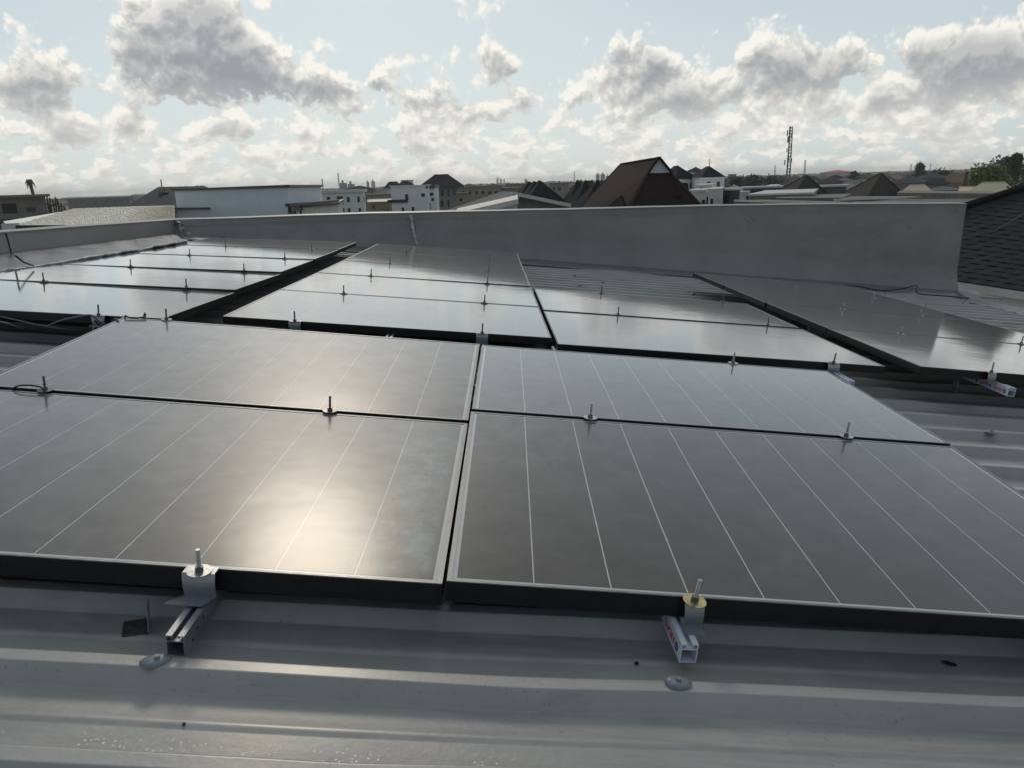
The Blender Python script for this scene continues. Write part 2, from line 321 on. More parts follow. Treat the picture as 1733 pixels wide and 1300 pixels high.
def splashes(m):
    nt = m.node_tree; b = nt.nodes['Principled BSDF']; L = nt.links; src = b.inputs['Base Color'].links[0].from_socket
    ge = nt.nodes.new('ShaderNodeNewGeometry'); sp = nt.nodes.new('ShaderNodeSeparateXYZ'); L.new(ge.outputs['Position'], sp.inputs[0])
    def mr(x, a, b_, c, d):
        n = nt.nodes.new('ShaderNodeMapRange'); n.interpolation_type = 'SMOOTHSTEP'; L.new(x, n.inputs[0]); n.inputs[1].default_value = a; n.inputs[2].default_value = b_; n.inputs[3].default_value = c; n.inputs[4].default_value = d; return n.outputs[0]
    def mul(p, q):
        n = nt.nodes.new('ShaderNodeMath'); n.operation = 'MULTIPLY'; L.new(p, n.inputs[0]); L.new(q, n.inputs[1]); return n.outputs[0]
    v = nt.nodes.new('ShaderNodeTexVoronoi'); v.inputs['Scale'].default_value = 115; L.new(ge.outputs['Position'], v.inputs['Vector'])
    n1 = nt.nodes.new('ShaderNodeTexNoise'); n1.inputs['Scale'].default_value = 9; n1.inputs['Detail'].default_value = 3; L.new(ge.outputs['Position'], n1.inputs['Vector'])
    k = mul(mul(mr(v.outputs['Distance'], .16, .30, 1, 0), mr(n1.outputs['Fac'], .42, .52, 0, 1)), mul(mul(mr(sp.outputs[1], .925, .945, 0, 1), mr(sp.outputs[1], .965, 1.0, 1, 0)), mr(sp.outputs[0], -.1, .12, 1, 0)))
    x = nt.nodes.new('ShaderNodeMix'); x.data_type = 'RGBA'; L.new(k, x.inputs[0]); L.new(src, x.inputs[6]); x.inputs[7].default_value = (.8, .8, .76, 1); L.new(x.outputs[2], b.inputs['Base Color'])
splashes(M['roof'])
def specks(m, scale=130, lo=.68, amt=.3, c=(.07, .065, .055)):
    nt = m.node_tree; b = nt.nodes['Principled BSDF']; L = nt.links; src = b.inputs['Base Color'].links[0].from_socket
    ge = nt.nodes.new('ShaderNodeNewGeometry'); n = nt.nodes.new('ShaderNodeTexNoise'); n.inputs['Scale'].default_value = scale; n.inputs['Detail'].default_value = 4; L.new(ge.outputs['Position'], n.inputs['Vector'])
    n0 = nt.nodes.new('ShaderNodeTexNoise'); n0.inputs['Scale'].default_value = 3; n0.inputs['Detail'].default_value = 4; L.new(ge.outputs['Position'], n0.inputs['Vector'])
    ad = nt.nodes.new('ShaderNodeMath'); ad.operation = 'MULTIPLY_ADD'; L.new(n0.outputs['Fac'], ad.inputs[0]); ad.inputs[1].default_value = .5; L.new(n.outputs['Fac'], ad.inputs[2])
    r = nt.nodes.new('ShaderNodeMapRange'); L.new(ad.outputs[0], r.inputs[0]); r.inputs[1].default_value = lo + .25; r.inputs[2].default_value = lo + .32; r.inputs[4].default_value = amt
    x = nt.nodes.new('ShaderNodeMix'); x.data_type = 'RGBA'; L.new(r.outputs[0], x.inputs[0]); L.new(src, x.inputs[6]); x.inputs[7].default_value = (*c, 1); L.new(x.outputs[2], b.inputs['Base Color'])
M['screwcap'] = mat('painted_washer', (.20, .225, .25), .45, nscale=60, namt=.2)
M['parapet'] = rough_streaks(mat('parapet_sheet', (.27, .26, .243), .45, nscale=1.4, namt=.14, bump=.05, bscale=25, detail=8, roughvar=.08), (.10, .09, .07), .35, (.5, .5, 1.2))
M['coping'] = rough_streaks(mat('coping_metal', (.22, .22, .217), .42, metal=.2, nscale=5, namt=.2, roughvar=.1), (.12, .11, .10), .5, (2, 2, 2))
M['apron'] = rough_streaks(mat('flashing_sheet', (.21, .22, .225), .40, metal=.25, nscale=4, namt=.15, bump=.15, bscale=9, roughvar=.1), (.10, .095, .09), .5, (3, 2, 2))
M['sealant'] = mat('bitumen_sealant', (.50, .50, .50), .45, metal=.4, nscale=50, namt=.4, bump=.6, bscale=70)
specks(M['roof']); specks(M['parapet'], 30, .66, .3, (.09, .08, .065)); specks(M['apron'], 40, .62, .5)
M['tan'] = mat('tan_panel_roof_lit', (.42, .37, .27), .42)

# ------------------------------------------------------------------ own roof sheet
def build_roof():
    a = np.linspace(-3.75, 6.15, 330)
    prof = [(0, 0), (.003, 0), (.0255, 0), (.028, 0), (.0305, -.0012), (.046, -.0345), (.0495, -.0360), (.053, -.0360), (.110, -.0360), (.115, -.0335), (.128, -.0335), (.133, -.0360), (.137, -.0360), (.195, -.0360), (.199, -.0360), (.2020, -.0345), (.2235, -.0012)]
    bs = []; zs = []
    for k in range(-13, 38):
        for d, z in prof[::-1]: bs.append(B0 + k * PITCH - d); zs.append(z)
    bs = np.array(bs); zs = np.array(zs)
    A, Bm = np.meshgrid(a, bs); Z = np.repeat(zs[:, None], len(a), 1).copy()
    w = np.zeros_like(A)
    for i in range(14):
        ka, kb, ph = rng.uniform(.5, 5), rng.uniform(-6, 6), rng.uniform(0, 6.28)
        w += np.sin(ka * A + kb * Bm + ph) / (1 + ka)
    Z += w * .0011
    wb = sum(np.sin(rng.uniform(1.5, 7) * A + rng.uniform(0, 6.28) + rng.uniform(-9, 9) * Bm) for _ in range(8)) * .0009
    for _ in range(90):     # trodden dents
        ca, cb = rng.uniform(-3.5, 6), rng.uniform(-.3, 9); s = rng.uniform(.03, .11)
        Z -= rng.uniform(.002, .007) * np.exp(-((A - ca) / (s * 2.0)) ** 2 - ((Bm - cb) / s) ** 2)
    # side-lap lines of the sheets (tiny steps) in the stretch right of the panels
    for la in (-1.9, 1.05, 3.3, 5.2):
        Z += .0022 * (1 / (1 + np.exp(-(A - la - .02 * np.sin(8 * Bm)) * 90))) - .0011
    # the low front pan has a shallow crease
    Bm = Bm + wb
    n = A.size; v = np.zeros((n, 3))
    for i, ax in enumerate(('x', 'y', 'z')): pass
    Ax = np.array(Ar); Bx = np.array(Br); Nx = np.array(Nr)
    P = A.reshape(-1, 1) * Ax + Bm.reshape(-1, 1) * Bx + (Z.reshape(-1, 1) + CREST) * Nx + np.array([0, 0, CAMZ])
    nb, na = A.shape
    idx = np.arange(nb * na).reshape(nb, na)
    f = np.stack([idx[:-1, :-1], idx[:-1, 1:], idx[1:, 1:], idx[1:, :-1]], -1).reshape(-1, 4)
    me = bpy.data.meshes.new('roof_sheet'); me.from_pydata(P.tolist(), [], f.tolist()); me.shade_smooth(); me.materials.append(M['roof'])
    o = link('roof', me); tag(o, kind='structure')
    # building body under it
    mb = MB(); q = [RP(-4.45, -2.2, -1.0), RP(6.1, -2.2, -1.0), RP(6.1, 9.75, -1.0), RP(-4.45, 9.75, -1.0)]
    mb.prism([(p.x, p.y) for p in q], 0, [p.z for p in q])
    me = mb.mesh('building_wall', mat('rendered_wall', (.5, .49, .46), .8, nscale=2)); w_ = link('lower_walls', me, o)
    return o
roof = build_roof()

def roofz(a, b):      # nominal crest height frame point
    return RP(a, b, CREST)

# ------------------------------------------------------------------ parapets
def vplane(u, v, p0, n):
    d = MW @ Vector(((u - CX) / F, (v - CY) / F, 1)); return C0 + d * ((p0 - C0).dot(n) / d.dot(n))
Wp = RP(0, 9.62); Wdir = Vector((Ar.x, Ar.y, 0)).normalized(); Wn = Vector((-Wdir.y, Wdir.x, 0))
tops = [(297, 371), (420, 367.5), (520, 363.5), (620, 360.5), (790, 357), (960, 353.6), (1080, 350.6), (1185, 347.8), (1300, 346), (1400, 344.7), (1520, 344), (1636, 344)]
tw = [vplane(u, v, Wp, Wn) for u, v in tops]
wend = (tw[-1] - Wp).dot(Wdir); wst = (tw[0] - Wp).dot(Wdir)
def parapet_back():
    t = absthing('parapet_wall', 'long grey metal-clad parapet wall behind the panels, taller towards its right end', 'wall', Wp + Vector((0, 0, -1)))
    mb = MB(); TH = .16
    ss = np.linspace(wst - .25, wend, 90); svals = [(p - Wp).dot(Wdir) for p in tw]; zvals = [p.z for p in tw]
    ztop = np.interp(ss, svals, zvals)
    rows = []
    for s, z in zip(ss, ztop):
        base = Wp + Wdir * s; a_ = (base - C0).dot(Ar); zb = RP(a_, 9.62, -.93).z
        rows.append((base, z, zb))
    front = []
    nv = 26
    for (b, z, zb) in rows:
        c = []
        for k in range(nv):
            h = k / (nv - 1); zz = zb + (z - zb) * h
            # cladding oil-canning
            dy = .006 * noise.noise(Vector((b.x * .9, zz * 2.2, 3))) + .003 * noise.noise(Vector((b.x * 3, zz * 5, 7)))
            # cove at the bottom curving out to the roof
            hh = zz - zb
            dy += .007 if zz < z - .085 else 0
            cove = -.15 * max(0, 1 - hh / .38) ** 2.0
            c.append(Vector((b.x, b.y + dy + cove, zz)))
        front.append(c)
    vs = [p for c in front for p in c]; fs = []
    for i in range(len(front) - 1):
        for k in range(nv - 1): fs.append((i * nv + k, (i + 1) * nv + k, (i + 1) * nv + k + 1, i * nv + k + 1))
    mb.add(vs, fs)
    # end face, back
    n = len(rows); mb2 = MB()
    b, z, zb = rows[-1]; p = b
    b0_, z0_, zb0_ = rows[0]
    poly = [b0_ + Vector((0, 0, 0)), b]
    apart('cladding', mb, M['parapet'], t, True)
    mb2.add([(b.x, b.y + .0, 5), (b.x, b.y + .0, z - .002), (b.x, b.y + TH, z - .002), (b.x, b.y + TH, 5), (b0_.x, b0_.y + TH, 5), (b0_.x, b0_.y + TH, z0_ - .002)], [(0, 3, 2, 1), (3, 4, 5, 2)])
    apart('end_face', mb2, M['parapet'], t)
    mb3 = MB()
    for i in range(len(rows) - 1):
        (p, z, _), (q, z2, _) = rows[i], rows[i + 1]
        j1 = .004 * noise.noise(Vector((p.x * 2, 0, 0))); j2 = .004 * noise.noise(Vector((q.x * 2, 0, 0)))
        a1 = Vector((p.x, p.y - .014, z + j1)); a2 = Vector((q.x, q.y - .014, z2 + j2)); b1 = a1 + Vector((0, TH + .03, .012)); b2 = a2 + Vector((0, TH + .03, .012))
        dn = Vector((0, 0, -.010))
        mb3.add([a1, a2, b2, b1, a1 + dn, a2 + dn, b2 + dn, b1 + dn], [(0, 1, 2, 3), (4, 5, 1, 0), (7, 3, 2, 6)] + ([(5, 6, 2, 1)] if i == len(rows) - 2 else []))
    me = mb3.mesh('coping', M['coping']); me.transform(Matrix.Translation(-ABS[t.name])); link('coping', me, t)
    # fixing screws under the coping
    sm = MB(); sm.disc((0, 0), .0055, 0, .004, 8); sme = sm.mesh('cladding_screw', M['black'])
    for i in range(12):
        s = wst + .4 + i * (wend - wst - .6) / 11 + random.uniform(-.1, .1); base = Wp + Wdir * s; z = float(np.interp(s, svals, zvals)) - .075 - random.uniform(0, .02)
        o = link('cladding_screw', sme, t, Matrix.Translation(Vector((base.x, base.y - .003, z)) - ABS[t.name]) @ Matrix.Rotation(R(90), 4, 'X'))
    # sealed joint in the sheet
    for path, r0 in (([(696, 363), (697, 372), (699, 384), (701, 395), (703, 405), (707, 415)], .022),):
        m4 = MB(); pts = []
        for i in range(len(path) - 1):
            for k in range(5):
                f = k / 5; u = path[i][0] * (1 - f) + path[i + 1][0] * f; v = path[i][1] * (1 - f) + path[i + 1][1] * f
                pp = vplane(u, v, Wp + Vector((0, -.012, 0)), Wn); pp.x += random.uniform(-.008, .008); pts.append(pp)
        m4.tube(pts, [r0 * random.uniform(.6, 1.35) for _ in pts], 7); apart('sealed_joint', m4, M['sealant'], t, True)
    return t
pb = parapet_back()

LA = (tw[0] - C0).dot(Ar)   # a of the left corner
Lp = Vector((tw[0].x, tw[0].y, 9)); Ldir = Vector((Br.x, Br.y, 0)).normalized(); Ln = Vector((Ldir.y, -Ldir.x, 0))
def parapet_left():
    t = absthing('parapet_wall', 'low grey parapet wall running toward the camera along the left roof edge', 'wall', Lp + Vector((0, 0, -1)))
    us = [(297, 371.5, 394), (240, 375.4, 400.8), (180, 379.7, 407.5), (120, 384, 414.3), (60, 388.6, 421), (0, 393, 428), (-80, 399, 438), (-200, 408, 452), (-420, 424, 478)]
    mb = MB(); cp = MB(); prev = None; TP = []; BT = []
    for u, v1, v2 in us: TP.append(vplane(u, v1, Lp, Ln)); BT.append(vplane(u, v2, Lp, Ln))
    # subdivide
    def sub(P, n=8):
        o = []
        for i in range(len(P) - 1):
            for k in range(n): o.append(P[i].lerp(P[i + 1], k / n))
        return o + [P[-1]]
    T = sub(TP); B_ = sub(BT); n = len(T)
    vs = []; fs = []
    for i in range(n):
        for k in range(6):
            p = B_[i].lerp(T[i], k / 5); p = p + Vector((.006 * noise.noise(p * 1.7) , 0, 0)); vs.append(p)
    for i in range(n - 1):
        for k in range(5): fs.append((i * 6 + k, (i + 1) * 6 + k, (i + 1) * 6 + k + 1, i * 6 + k + 1))
    mb.add(vs, fs); apart('cladding', mb, M['parapet'], t, True)
    ob = MB(); ob.add([T[0] + Vector((-.18, .1, 0)), T[-1] + Vector((-.18, 0, 0)), T[-1] + Vector((-.18, 0, -4)), T[0] + Vector((-.18, .1, -4))], [(0, 1, 2, 3)]); apart('outer_face', ob, M['parapet'], t)
    for i in range(n - 1):
        a1, a2 = T[i] + Vector((.012, 0, .004)), T[i + 1] + Vector((.012, 0, .004)); b1, b2 = a1 + Vector((-.21, 0, .010)), a2 + Vector((-.21, 0, .010)); dn = Vector((0, 0, -.012))
        cp.add([a1, a2, b2, b1, a1 + dn, a2 + dn], [(0, 1, 2, 3), (4, 5, 1, 0)])
    apart('coping', cp, M['coping'], t)
    # wrinkled flashing apron over the sheet edge, lying over the left panels' edge
    ap = MB(); vs = []; fs = []; nn = 170
    edge = [(318, 406), (292, 411.3), (240, 420), (180, 430), (120, 440), (60, 449.5), (0, 459.5), (-80, 473), (-200, 494), (-420, 532)]
    E_ = []
    for u, v in edge:
        d = MW @ Vector(((u - CX) / F, (v - CY) / F, 1)); w_ = d * (-.752 / Nr.dot(d)); E_.append(C0 + w_)
    corner = vplane(300, 396, Wp + Vector((0, -.03, 0)), Wn)
    Bx = [corner.lerp(BT[0], 0.0)] + BT
    def res(P, n):
        ds = [0]
        for i in range(1, len(P)): ds.append(ds[-1] + (P[i] - P[i - 1]).length)
        o = []
        for x in np.linspace(0, ds[-1], n):
            i = min(max(np.searchsorted(ds, x) - 1, 0), len(P) - 2); f = (x - ds[i]) / max(1e-6, ds[i + 1] - ds[i]); o.append(P[i].lerp(P[i + 1], f))
        return o
    Eu = res(E_, nn); Bu = res(BT, nn); kk = 12
    for i in range(nn):
        yy = Eu[i].y
        for k in range(kk):
            f = k / (kk - 1); p = Bu[i].lerp(Eu[i], f)
            wr = .010 * noise.noise(Vector((yy * 3.2, f * 1.0, 1))) + .006 * abs(noise.noise(Vector((yy * 9, f * 2, 5))))
            p = p + Vector((0, 0, wr * (.3 + .9 * f) - .03 * math.sin(f * math.pi)))
            if k == kk - 1: p = p + Vector((.02 * noise.noise(Vector((yy * 6, 2, 2))) + .012 * noise.noise(Vector((yy * 23, 2, 2))), 0, .006 * noise.noise(Vector((yy * 10, 8, 2)))))
            vs.append(p)
        vs.append(vs[-1] + Vector((-.01, 0, -.016)))
    K = kk + 1
    for i in range(nn - 1):
        for k in range(K - 1): fs.append((i * K + k, (i + 1) * K + k, (i + 1) * K + k + 1, i * K + k + 1))
    ap.add(vs, fs); apart('flashing_apron', ap, M['apron'], t, True)
    # lap joint of the sheets, left
    m4 = MB(); pts = [vplane(10, 394, Lp + Vector((.006, 0, 0)), Ln), vplane(15, 411, Lp + Vector((.006, 0, 0)), Ln), vplane(19, 427, Lp + Vector((.006, 0, 0)), Ln)]
    for u, v, n_ in ((27, 433, -.64), (40, 443, -.69), (56, 448.5, -.735)):
        d = MW @ Vector(((u - CX) / F, (v - CY) / F, 1)); pts.append(C0 + d * (n_ / Nr.dot(d)))
    m4.tube(pts, [.006] * len(pts), 6); apart('lap_joint', m4, M['black'], t)
    # lumpy corner patch
    for path, r0 in (([(302, 374), (304, 382), (309, 390), (314, 396), (318, 399), (324, 396), (330, 394)], .035), ([(301, 380), (306, 391), (305, 396)], .026), ([(308, 376), (312, 392)], .02)):
        m5 = MB(); pts = []
        for i in range(len(path) - 1):
            for k in range(5):
                f = k / 5; u = path[i][0] * (1 - f) + path[i + 1][0] * f; v = path[i][1] * (1 - f) + path[i + 1][1] * f
                pp = vplane(u, v, Wp + Vector((0, -.03, 0)), Wn); pts.append(pp + Vector((random.uniform(-.012, .012), random.uniform(-.015, 0), random.uniform(-.015, .015))))
        m5.tube(pts, [r0 * random.uniform(.45, 1.3) for _ in pts], 7); apart('sealed_joint', m5, M['sealant'], t, True)
parapet_left()

def flashings():
    # strip of flashing on the roof at the foot of the back wall
    t = absthing('roof_flashing', 'grey flashing strip lying over the roof ribs at the foot of the back wall', 'flashing', RP(0, 9.3))
    mb = MB(); vs = []; fs = []; n = 150; kk = 7
    for i in range(n):
        a = -3.6 + i * (6.55 + 3.6) / (n - 1)
        for k in range(kk):
            f = k / (kk - 1); bb = 9.62 - .02 - f * (.55 + .02 * math.sin(a * 3)); nn = CREST + .006 + .03 * max(0, 1 - f * 3) ** 2 + .006 * noise.noise(Vector((a * 2.2, f * 2, 4)))
            vs.append(RP(a, bb, nn))
        vs.append(vs[-1] - Nr * .012)
    K = kk + 1
    for i in range(n - 1):
        for k in range(K - 1): fs.append((i * K + k, (i + 1) * K + k, (i + 1) * K + k + 1, i * K + k + 1))
    mb.add(vs, fs); apart('sheet', mb, M['apron'], t, True)
    # lower barge flashing at the right edge beyond the wall's end
    t2 = absthing('barge_flashing', 'pale folded metal flashing along the roof edge right of the parapet end', 'flashing', RP(5.9, 8.6))
    pts = []
    for u, v in ((1618, 491), (1636, 500), (1650, 507), (1662, 508.5), (1690, 514), (1733, 524.5), (1800, 540), (1900, 562)):
        d = MW @ Vector(((u - CX) / F, (v - CY) / F, 1)); pts.append(C0 + d * (-.83 / Nr.dot(d)))
    m2 = MB(); vs = []; fs = []
    for i, p in enumerate(pts):
        for k, (dx, dz) in enumerate(((-.10, -.022), (-.03, -.004), (0, .012), (.03, 0), (.2, -.03), (.5, -.16), (.55, -.3))):
            vs.append(p + Vector((dx, dx * .5, dz + .006 * noise.noise(Vector((i, k, 3))))))
    for i in range(len(pts) - 1):
        for k in range(6): fs.append((i * 7 + k, (i + 1) * 7 + k, (i + 1) * 7 + k + 1, i * 7 + k + 1))
    m2.add(vs, fs); apart('sheet', m2, M['coping'], t2, True)
flashings()

# ------------------------------------------------------------------ solar panels
def panel_meshes(W, H, gap, margin=.009, lip=.011, t=.038, cols=10):
    P = {}
    f = MB()
    # side walls of the frame, hollow aluminium section
    for (x0, x1, y0, y1) in ((0, W, 0, .0016), (0, W, H - .0016, H), (0, .0016, .0016, H - .0016), (W - .0016, W, .0016, H - .0016)): f.box(x0, x1, y0, y1, -t, -.0012)
    for (x0, x1, y0, y1) in ((.0016, W - .0016, .0016, .03), (.0016, W - .0016, H - .03, H - .0016)): f.box(x0, x1, y0, y1, -t, -t + .002)
    P['frame'] = f.mesh('frame', M['frame'])
    l = MB()
    for (x0, x1, y0, y1) in ((0, W, 0, lip * .55), (0, W, H - lip, H), (0, lip, lip * .55, H - lip), (W - lip, W, lip * .55, H - lip)): l.box(x0, x1, y0, y1, -.0011, .0012)
    P['lip'] = l.mesh('frame_lip', M['frame_lip'])
    b = MB(); b.box(.002, W - .002, .002, H - .002, -.006, -.00035); P['back'] = b.mesh('backsheet', M['backsheet'])
    # cells
    x0 = lip + margin; cw = (W - 2 * x0 - (cols - 1) * gap) / cols
    c = MB(); c.box(0, cw, lip * .55 + margin, H - lip - margin * .8, -.0012 + .0003, -.0001); P['cell'] = c.mesh('cell_column', M['cell']); P['cx'] = [x0 + i * (cw + gap) for i in range(cols)]
    u = MB(); u.box(W / 2 - .06, W / 2 + .06, H - .16, H - .06, -.03, -.0065); P['jbox'] = u.mesh('junction_box', M['cable'])
    return P
PF = panel_meshes(1.625, .992, .0031, t=.047)
PR = panel_meshes(1.648, 1.012, .0010, margin=.004, lip=.009)
def panel(P, mw, label, group):
    t = empty('solar_panel', label, 'solar panel', group=group, mw=mw)
    link('frame', P['frame'], t); link('frame_lip', P['lip'], t); link('backsheet', P['back'], t); link('junction_box', P['jbox'], t)
    for x in P['cx']: link('cell_column', P['cell'], t, Matrix.Translation((x, 0, 0)))
    return t
def pmat(base, x, y, n0, n1, H, skew=0., rolln=0.):   # front-left corner at (x,y,n0), back edge at height n1, right edge rolled
    ya = Vector((skew, 1, (n1 - n0) / H)).normalized(); xa = Vector((1, -skew, rolln)); xa = (xa - ya * xa.dot(ya)).normalized(); za = xa.cross(ya)
    return base @ fm(Vector((x, y, n0)), xa, ya, za)
G1f = pmat(FMx, -1.625 - .014, -.02, 0.0, -.018, .992); G1b = pmat(FMx, -1.625 - .014, .985, -.012, .012, .992)
G2f = pmat(FMx, -.006, -.008, 0.0, .02, .992); G2b = pmat(FMx, -.004, 1.0, .024, .006, .992)
panel(PF, G1f, 'large black solar panel front left, sun glare and smears near its right end', 'four front solar panels')
panel(PF, G1b, 'black solar panel behind the front left one, its left edge over bare roof ribs', 'four front solar panels')
panel(PF, G2f, 'large dark solar panel front right, in front of the lucky printed rail', 'four front solar panels')
panel(PF, G2b, 'solar panel behind the front right one, its right corner beside bare grey ribs', 'four front solar panels')
RO = RM
groups = {}
ordn = ['nearest', 'second', 'third', 'fourth', 'farthest']
def stack(nm, a0s, b0s, ns, count, desc, group, roll=0.0):
    rolls = roll if isinstance(roll, (list, tuple)) else [roll] * count
    out = []
    for i in range(count):
        a0 = a0s + random.uniform(-.003, .003); n0 = ns[i]; n1 = ns[i + 1]
        mw = pmat(RM, a0, b0s[i] , n0, n1, 1.012, 0.0, rolls[i])
        panel(PR, mw, '%s solar panel of the %s' % (ordn[i] if i < count - 1 or count == 5 else ('farther' if count == 2 else 'farthest'), desc), group); out.append(mw)
    groups[nm] = out
stack('G3', -3.152, [3.45, 4.462, 5.468, 6.51, 7.56], [-.733, -.748, -.765, -.773, -.776, -.776], 5, 'stack of five at far left by the flashing', 'far left stack of panels', roll=[.017, .027, .036, .040, .042])
stack('G4', -1.294, [3.645, 4.668, 5.70, 6.73, 7.77], [-.712, -.713, -.719, -.722, -.723, -.723], 5, 'stack of five in the middle, before the sealed wall joint', 'middle stack of panels', roll=[.003, .004, .008, .009, .010])
stack('G5', .373, [3.50, 4.56], [-.707, -.708, -.707], 2, 'short stack of two right of the middle stack', 'short stack of two panels')
stack('G6', 2.13, [3.385, 4.415, 5.46, 6.50], [-.672, -.673, -.674, -.674, -.675], 4, 'stack of four on the right, leaning toward the wall end', 'right stack of panels', roll=-.012)

# ------------------------------------------------------------------ clamps
def clamp_meshes():
    D = {}
    def hexm(r, h, m):
        b = MB(); b.prism([(r * math.cos(k * math.pi / 3), r * math.sin(k * math.pi / 3)) for k in range(6)], 0, h); return b.mesh('nut', m)
    def rodm(r, h, m):
        b = MB(); pts = []; rs = []
        n = int(h / .00125)
        for i in range(n): pts.append((0, 0, i * .00125)); rs.append(r * (1 if i % 2 else .86))
        b.tube(pts, rs, 9); return b.mesh('threaded_rod', m)
    w = MB(); w.disc((0, 0), .0235, 0, .0022, 26); D['wash'] = w.mesh('washer', M['zinc_dark'])
    w = MB(); w.disc((0, 0), .0235, 0, .0022, 26); D['washg'] = w.mesh('washer', M['zinc_gold'])
    w = MB(); w.disc((0, 0), .0235, 0, .0022, 26); D['washl'] = w.mesh('washer', M['zinc'])
    D['nut'] = hexm(.0085, .009, M['zinc_dark']); D['rod'] = rodm(.0042, .052, M['zinc_dark']); D['rodl'] = rodm(.0045, .050, M['zinc'])
    D['lower'] = rodm(.0042, .045, M['zinc_dark'])
    return D
CM = clamp_meshes()
def clamp(mw, label, light=0, tilt=(0, 0), group='panel clamp bolts', h=1.0, shank=True):
    t = empty('panel_clamp', label, 'clamp bolt', group=group, mw=mw @ Matrix.Rotation(tilt[0], 4, 'X') @ Matrix.Rotation(tilt[1], 4, 'Y'))
    link('washer', CM['washg' if light == 2 else 'washl' if light else 'wash'], t, Matrix.Translation((0, 0, .0016)))
    link('nut', CM['nut'], t, Matrix.Translation((0, 0, .0039)))
    link('threaded_rod', CM['rodl' if light else 'rod'], t, Matrix.Translation((0, 0, .004)) @ Matrix.Diagonal((1, 1, h, 1)))
    if shank: link('shank', CM['lower'], t, Matrix.Translation((0, 0, -.043)))
    return t
def L_bracket(mw, wid, ht, foot, m, label, ftw=None, shift=0):
    ftw = ftw or wid; t = empty('end_bracket', label, 'bracket', group='end brackets', mw=mw)
    b = MB(); tk = .003
    # vertical plate, slightly bowed
    vs = []; fs = []; n = 7
    for i in range(n):
        f = i / (n - 1); y = -.021 - .004 * math.sin(f * math.pi) ; z = .0012 - (ht + .0012) * f
        for x in (-wid / 2 + .004 * f, wid / 2 + .002 * f): vs.append((x, y, z)); vs.append((x, y - tk, z))
    for i in range(n - 1):
        a = i * 4; c = a + 4; fs += [(a, a + 2, c + 2, c), (a + 1, c + 1, c + 3, a + 3), (a, c, c + 1, a + 1), (a + 2, a + 3, c + 3, c + 2)]
    fs += [(0, 1, 3, 2)]
    b.add(vs, fs); me = b.mesh('upright', m); link('upright', me, t)
    b = MB(); b.prism([(-wid / 2 + .004, -.021), (-ftw / 2 - shift, -.021 - foot), (ftw / 2 - shift, -.021 - foot), (wid / 2 + .002, -.021)][::-1], -ht - .003, -ht); link('foot_plate', b.mesh('foot_plate', m), t)
    b = MB(); b.box(-wid / 2 + .001, wid / 2 - .001, -.024, .004, .0013, .0030); link('top_tongue', b.mesh('top_tongue', m), t)
    return t

# front edge clamps
def on(base, x, y, n=0): return base @ Matrix.Translation((x, y, n))
def locF(x, y, n=0): return FMx @ Matrix.Translation((x, y, n))
fx = 1.625 + .014
clamp(on(G1f, fx - .488, -.018, .0018), 'upright bolt with wide washer on the bracket at the front left panel edge', 1, (R(2), R(-1)), h=.95, shank=False)
L_bracket(on(G1f, fx - .488, 0), .064, .0465, .036, M['alu'], 'bent aluminium bracket clamping the front left panel edge onto a bare rail', .072, .018)
clamp(on(G2f, .500, -.018, .0018), 'bright bolt with yellow zinc washer on the front right panel edge', 2, (R(3), R(3)), h=1.0, shank=False)
L_bracket(on(G2f, .500, 0), .040, .0465, .034, M['alu'], 'narrow bracket below the yellow washer on the printed rail', .040, 0)
clamp(on(G1b, fx - .47, -.006), 'bolt on the seam between the two left front panels, nearer the middle')
clamp(on(G1b, fx - 1.395, -.006), 'bolt at the left end of the front left seam, with a loose cable beside it')
clamp(on(G1b, .19, 1.002), 'bolt on the back edge of the left front panels, near the corner')
clamp(on(G2b, .395, -.006), 'bolt on the left part of the seam between the right front panels', 1)
clamp(on(G2b, 1.262, -.006), 'bolt on the right part of the seam between the right front panels', 1)
clamp(on(G2b, 1.18, 1.0), 'bright bolt on the back edge of the right front panels', 1)
# rear stacks
names = {'G3': 'far left stack', 'G4': 'middle stack', 'G5': 'short stack of two', 'G6': 'right stack'}
side = ['left', 'right']
cl = {'G3': [(.48, 1.36), (.52, 1.36), (.56, 1.38), (.57, 1.39), (.52, 1.38)], 'G4': [(.36, 1.295), (.40, 1.295), (.41, 1.31), (.42, 1.32), (.45, 1.32)],
      'G5': [(None, 1.375), (.475, 1.44), (.52, 1.47)], 'G6': [(.345, 1.2), (.47, 1.25), (.60, 1.21), (.66, 1.38)]}
seamw = ['front edge', 'first seam', 'second seam', 'third seam', 'fourth seam', 'back edge']
for g_, L_ in cl.items():
    ms = groups[g_]
    for i, xs in enumerate(L_):
        for k, x in enumerate(xs):
            if x is None: continue
            last = i >= len(ms)
            mw = on(ms[min(i, len(ms) - 1)], x, (1.02 if last else (-.016 if i == 0 else -.006)))
            clamp(mw, '%s bolt on the %s of the %s' % (side[k], seamw[i] if not last else 'back edge', names[g_]), 1 if g_ == 'G6' else 0, (random.uniform(-.06, .06), random.uniform(-.06, .06)), shank=i > 0)
            if i == 0 and not (g_ == 'G6' and k == 1):
                L_bracket(on(ms[0], x, 0), .06 if g_ != 'G6' else .042, .042, .03, M['alu'], '%s end bracket on the front edge of the %s' % (side[k], names[g_]))

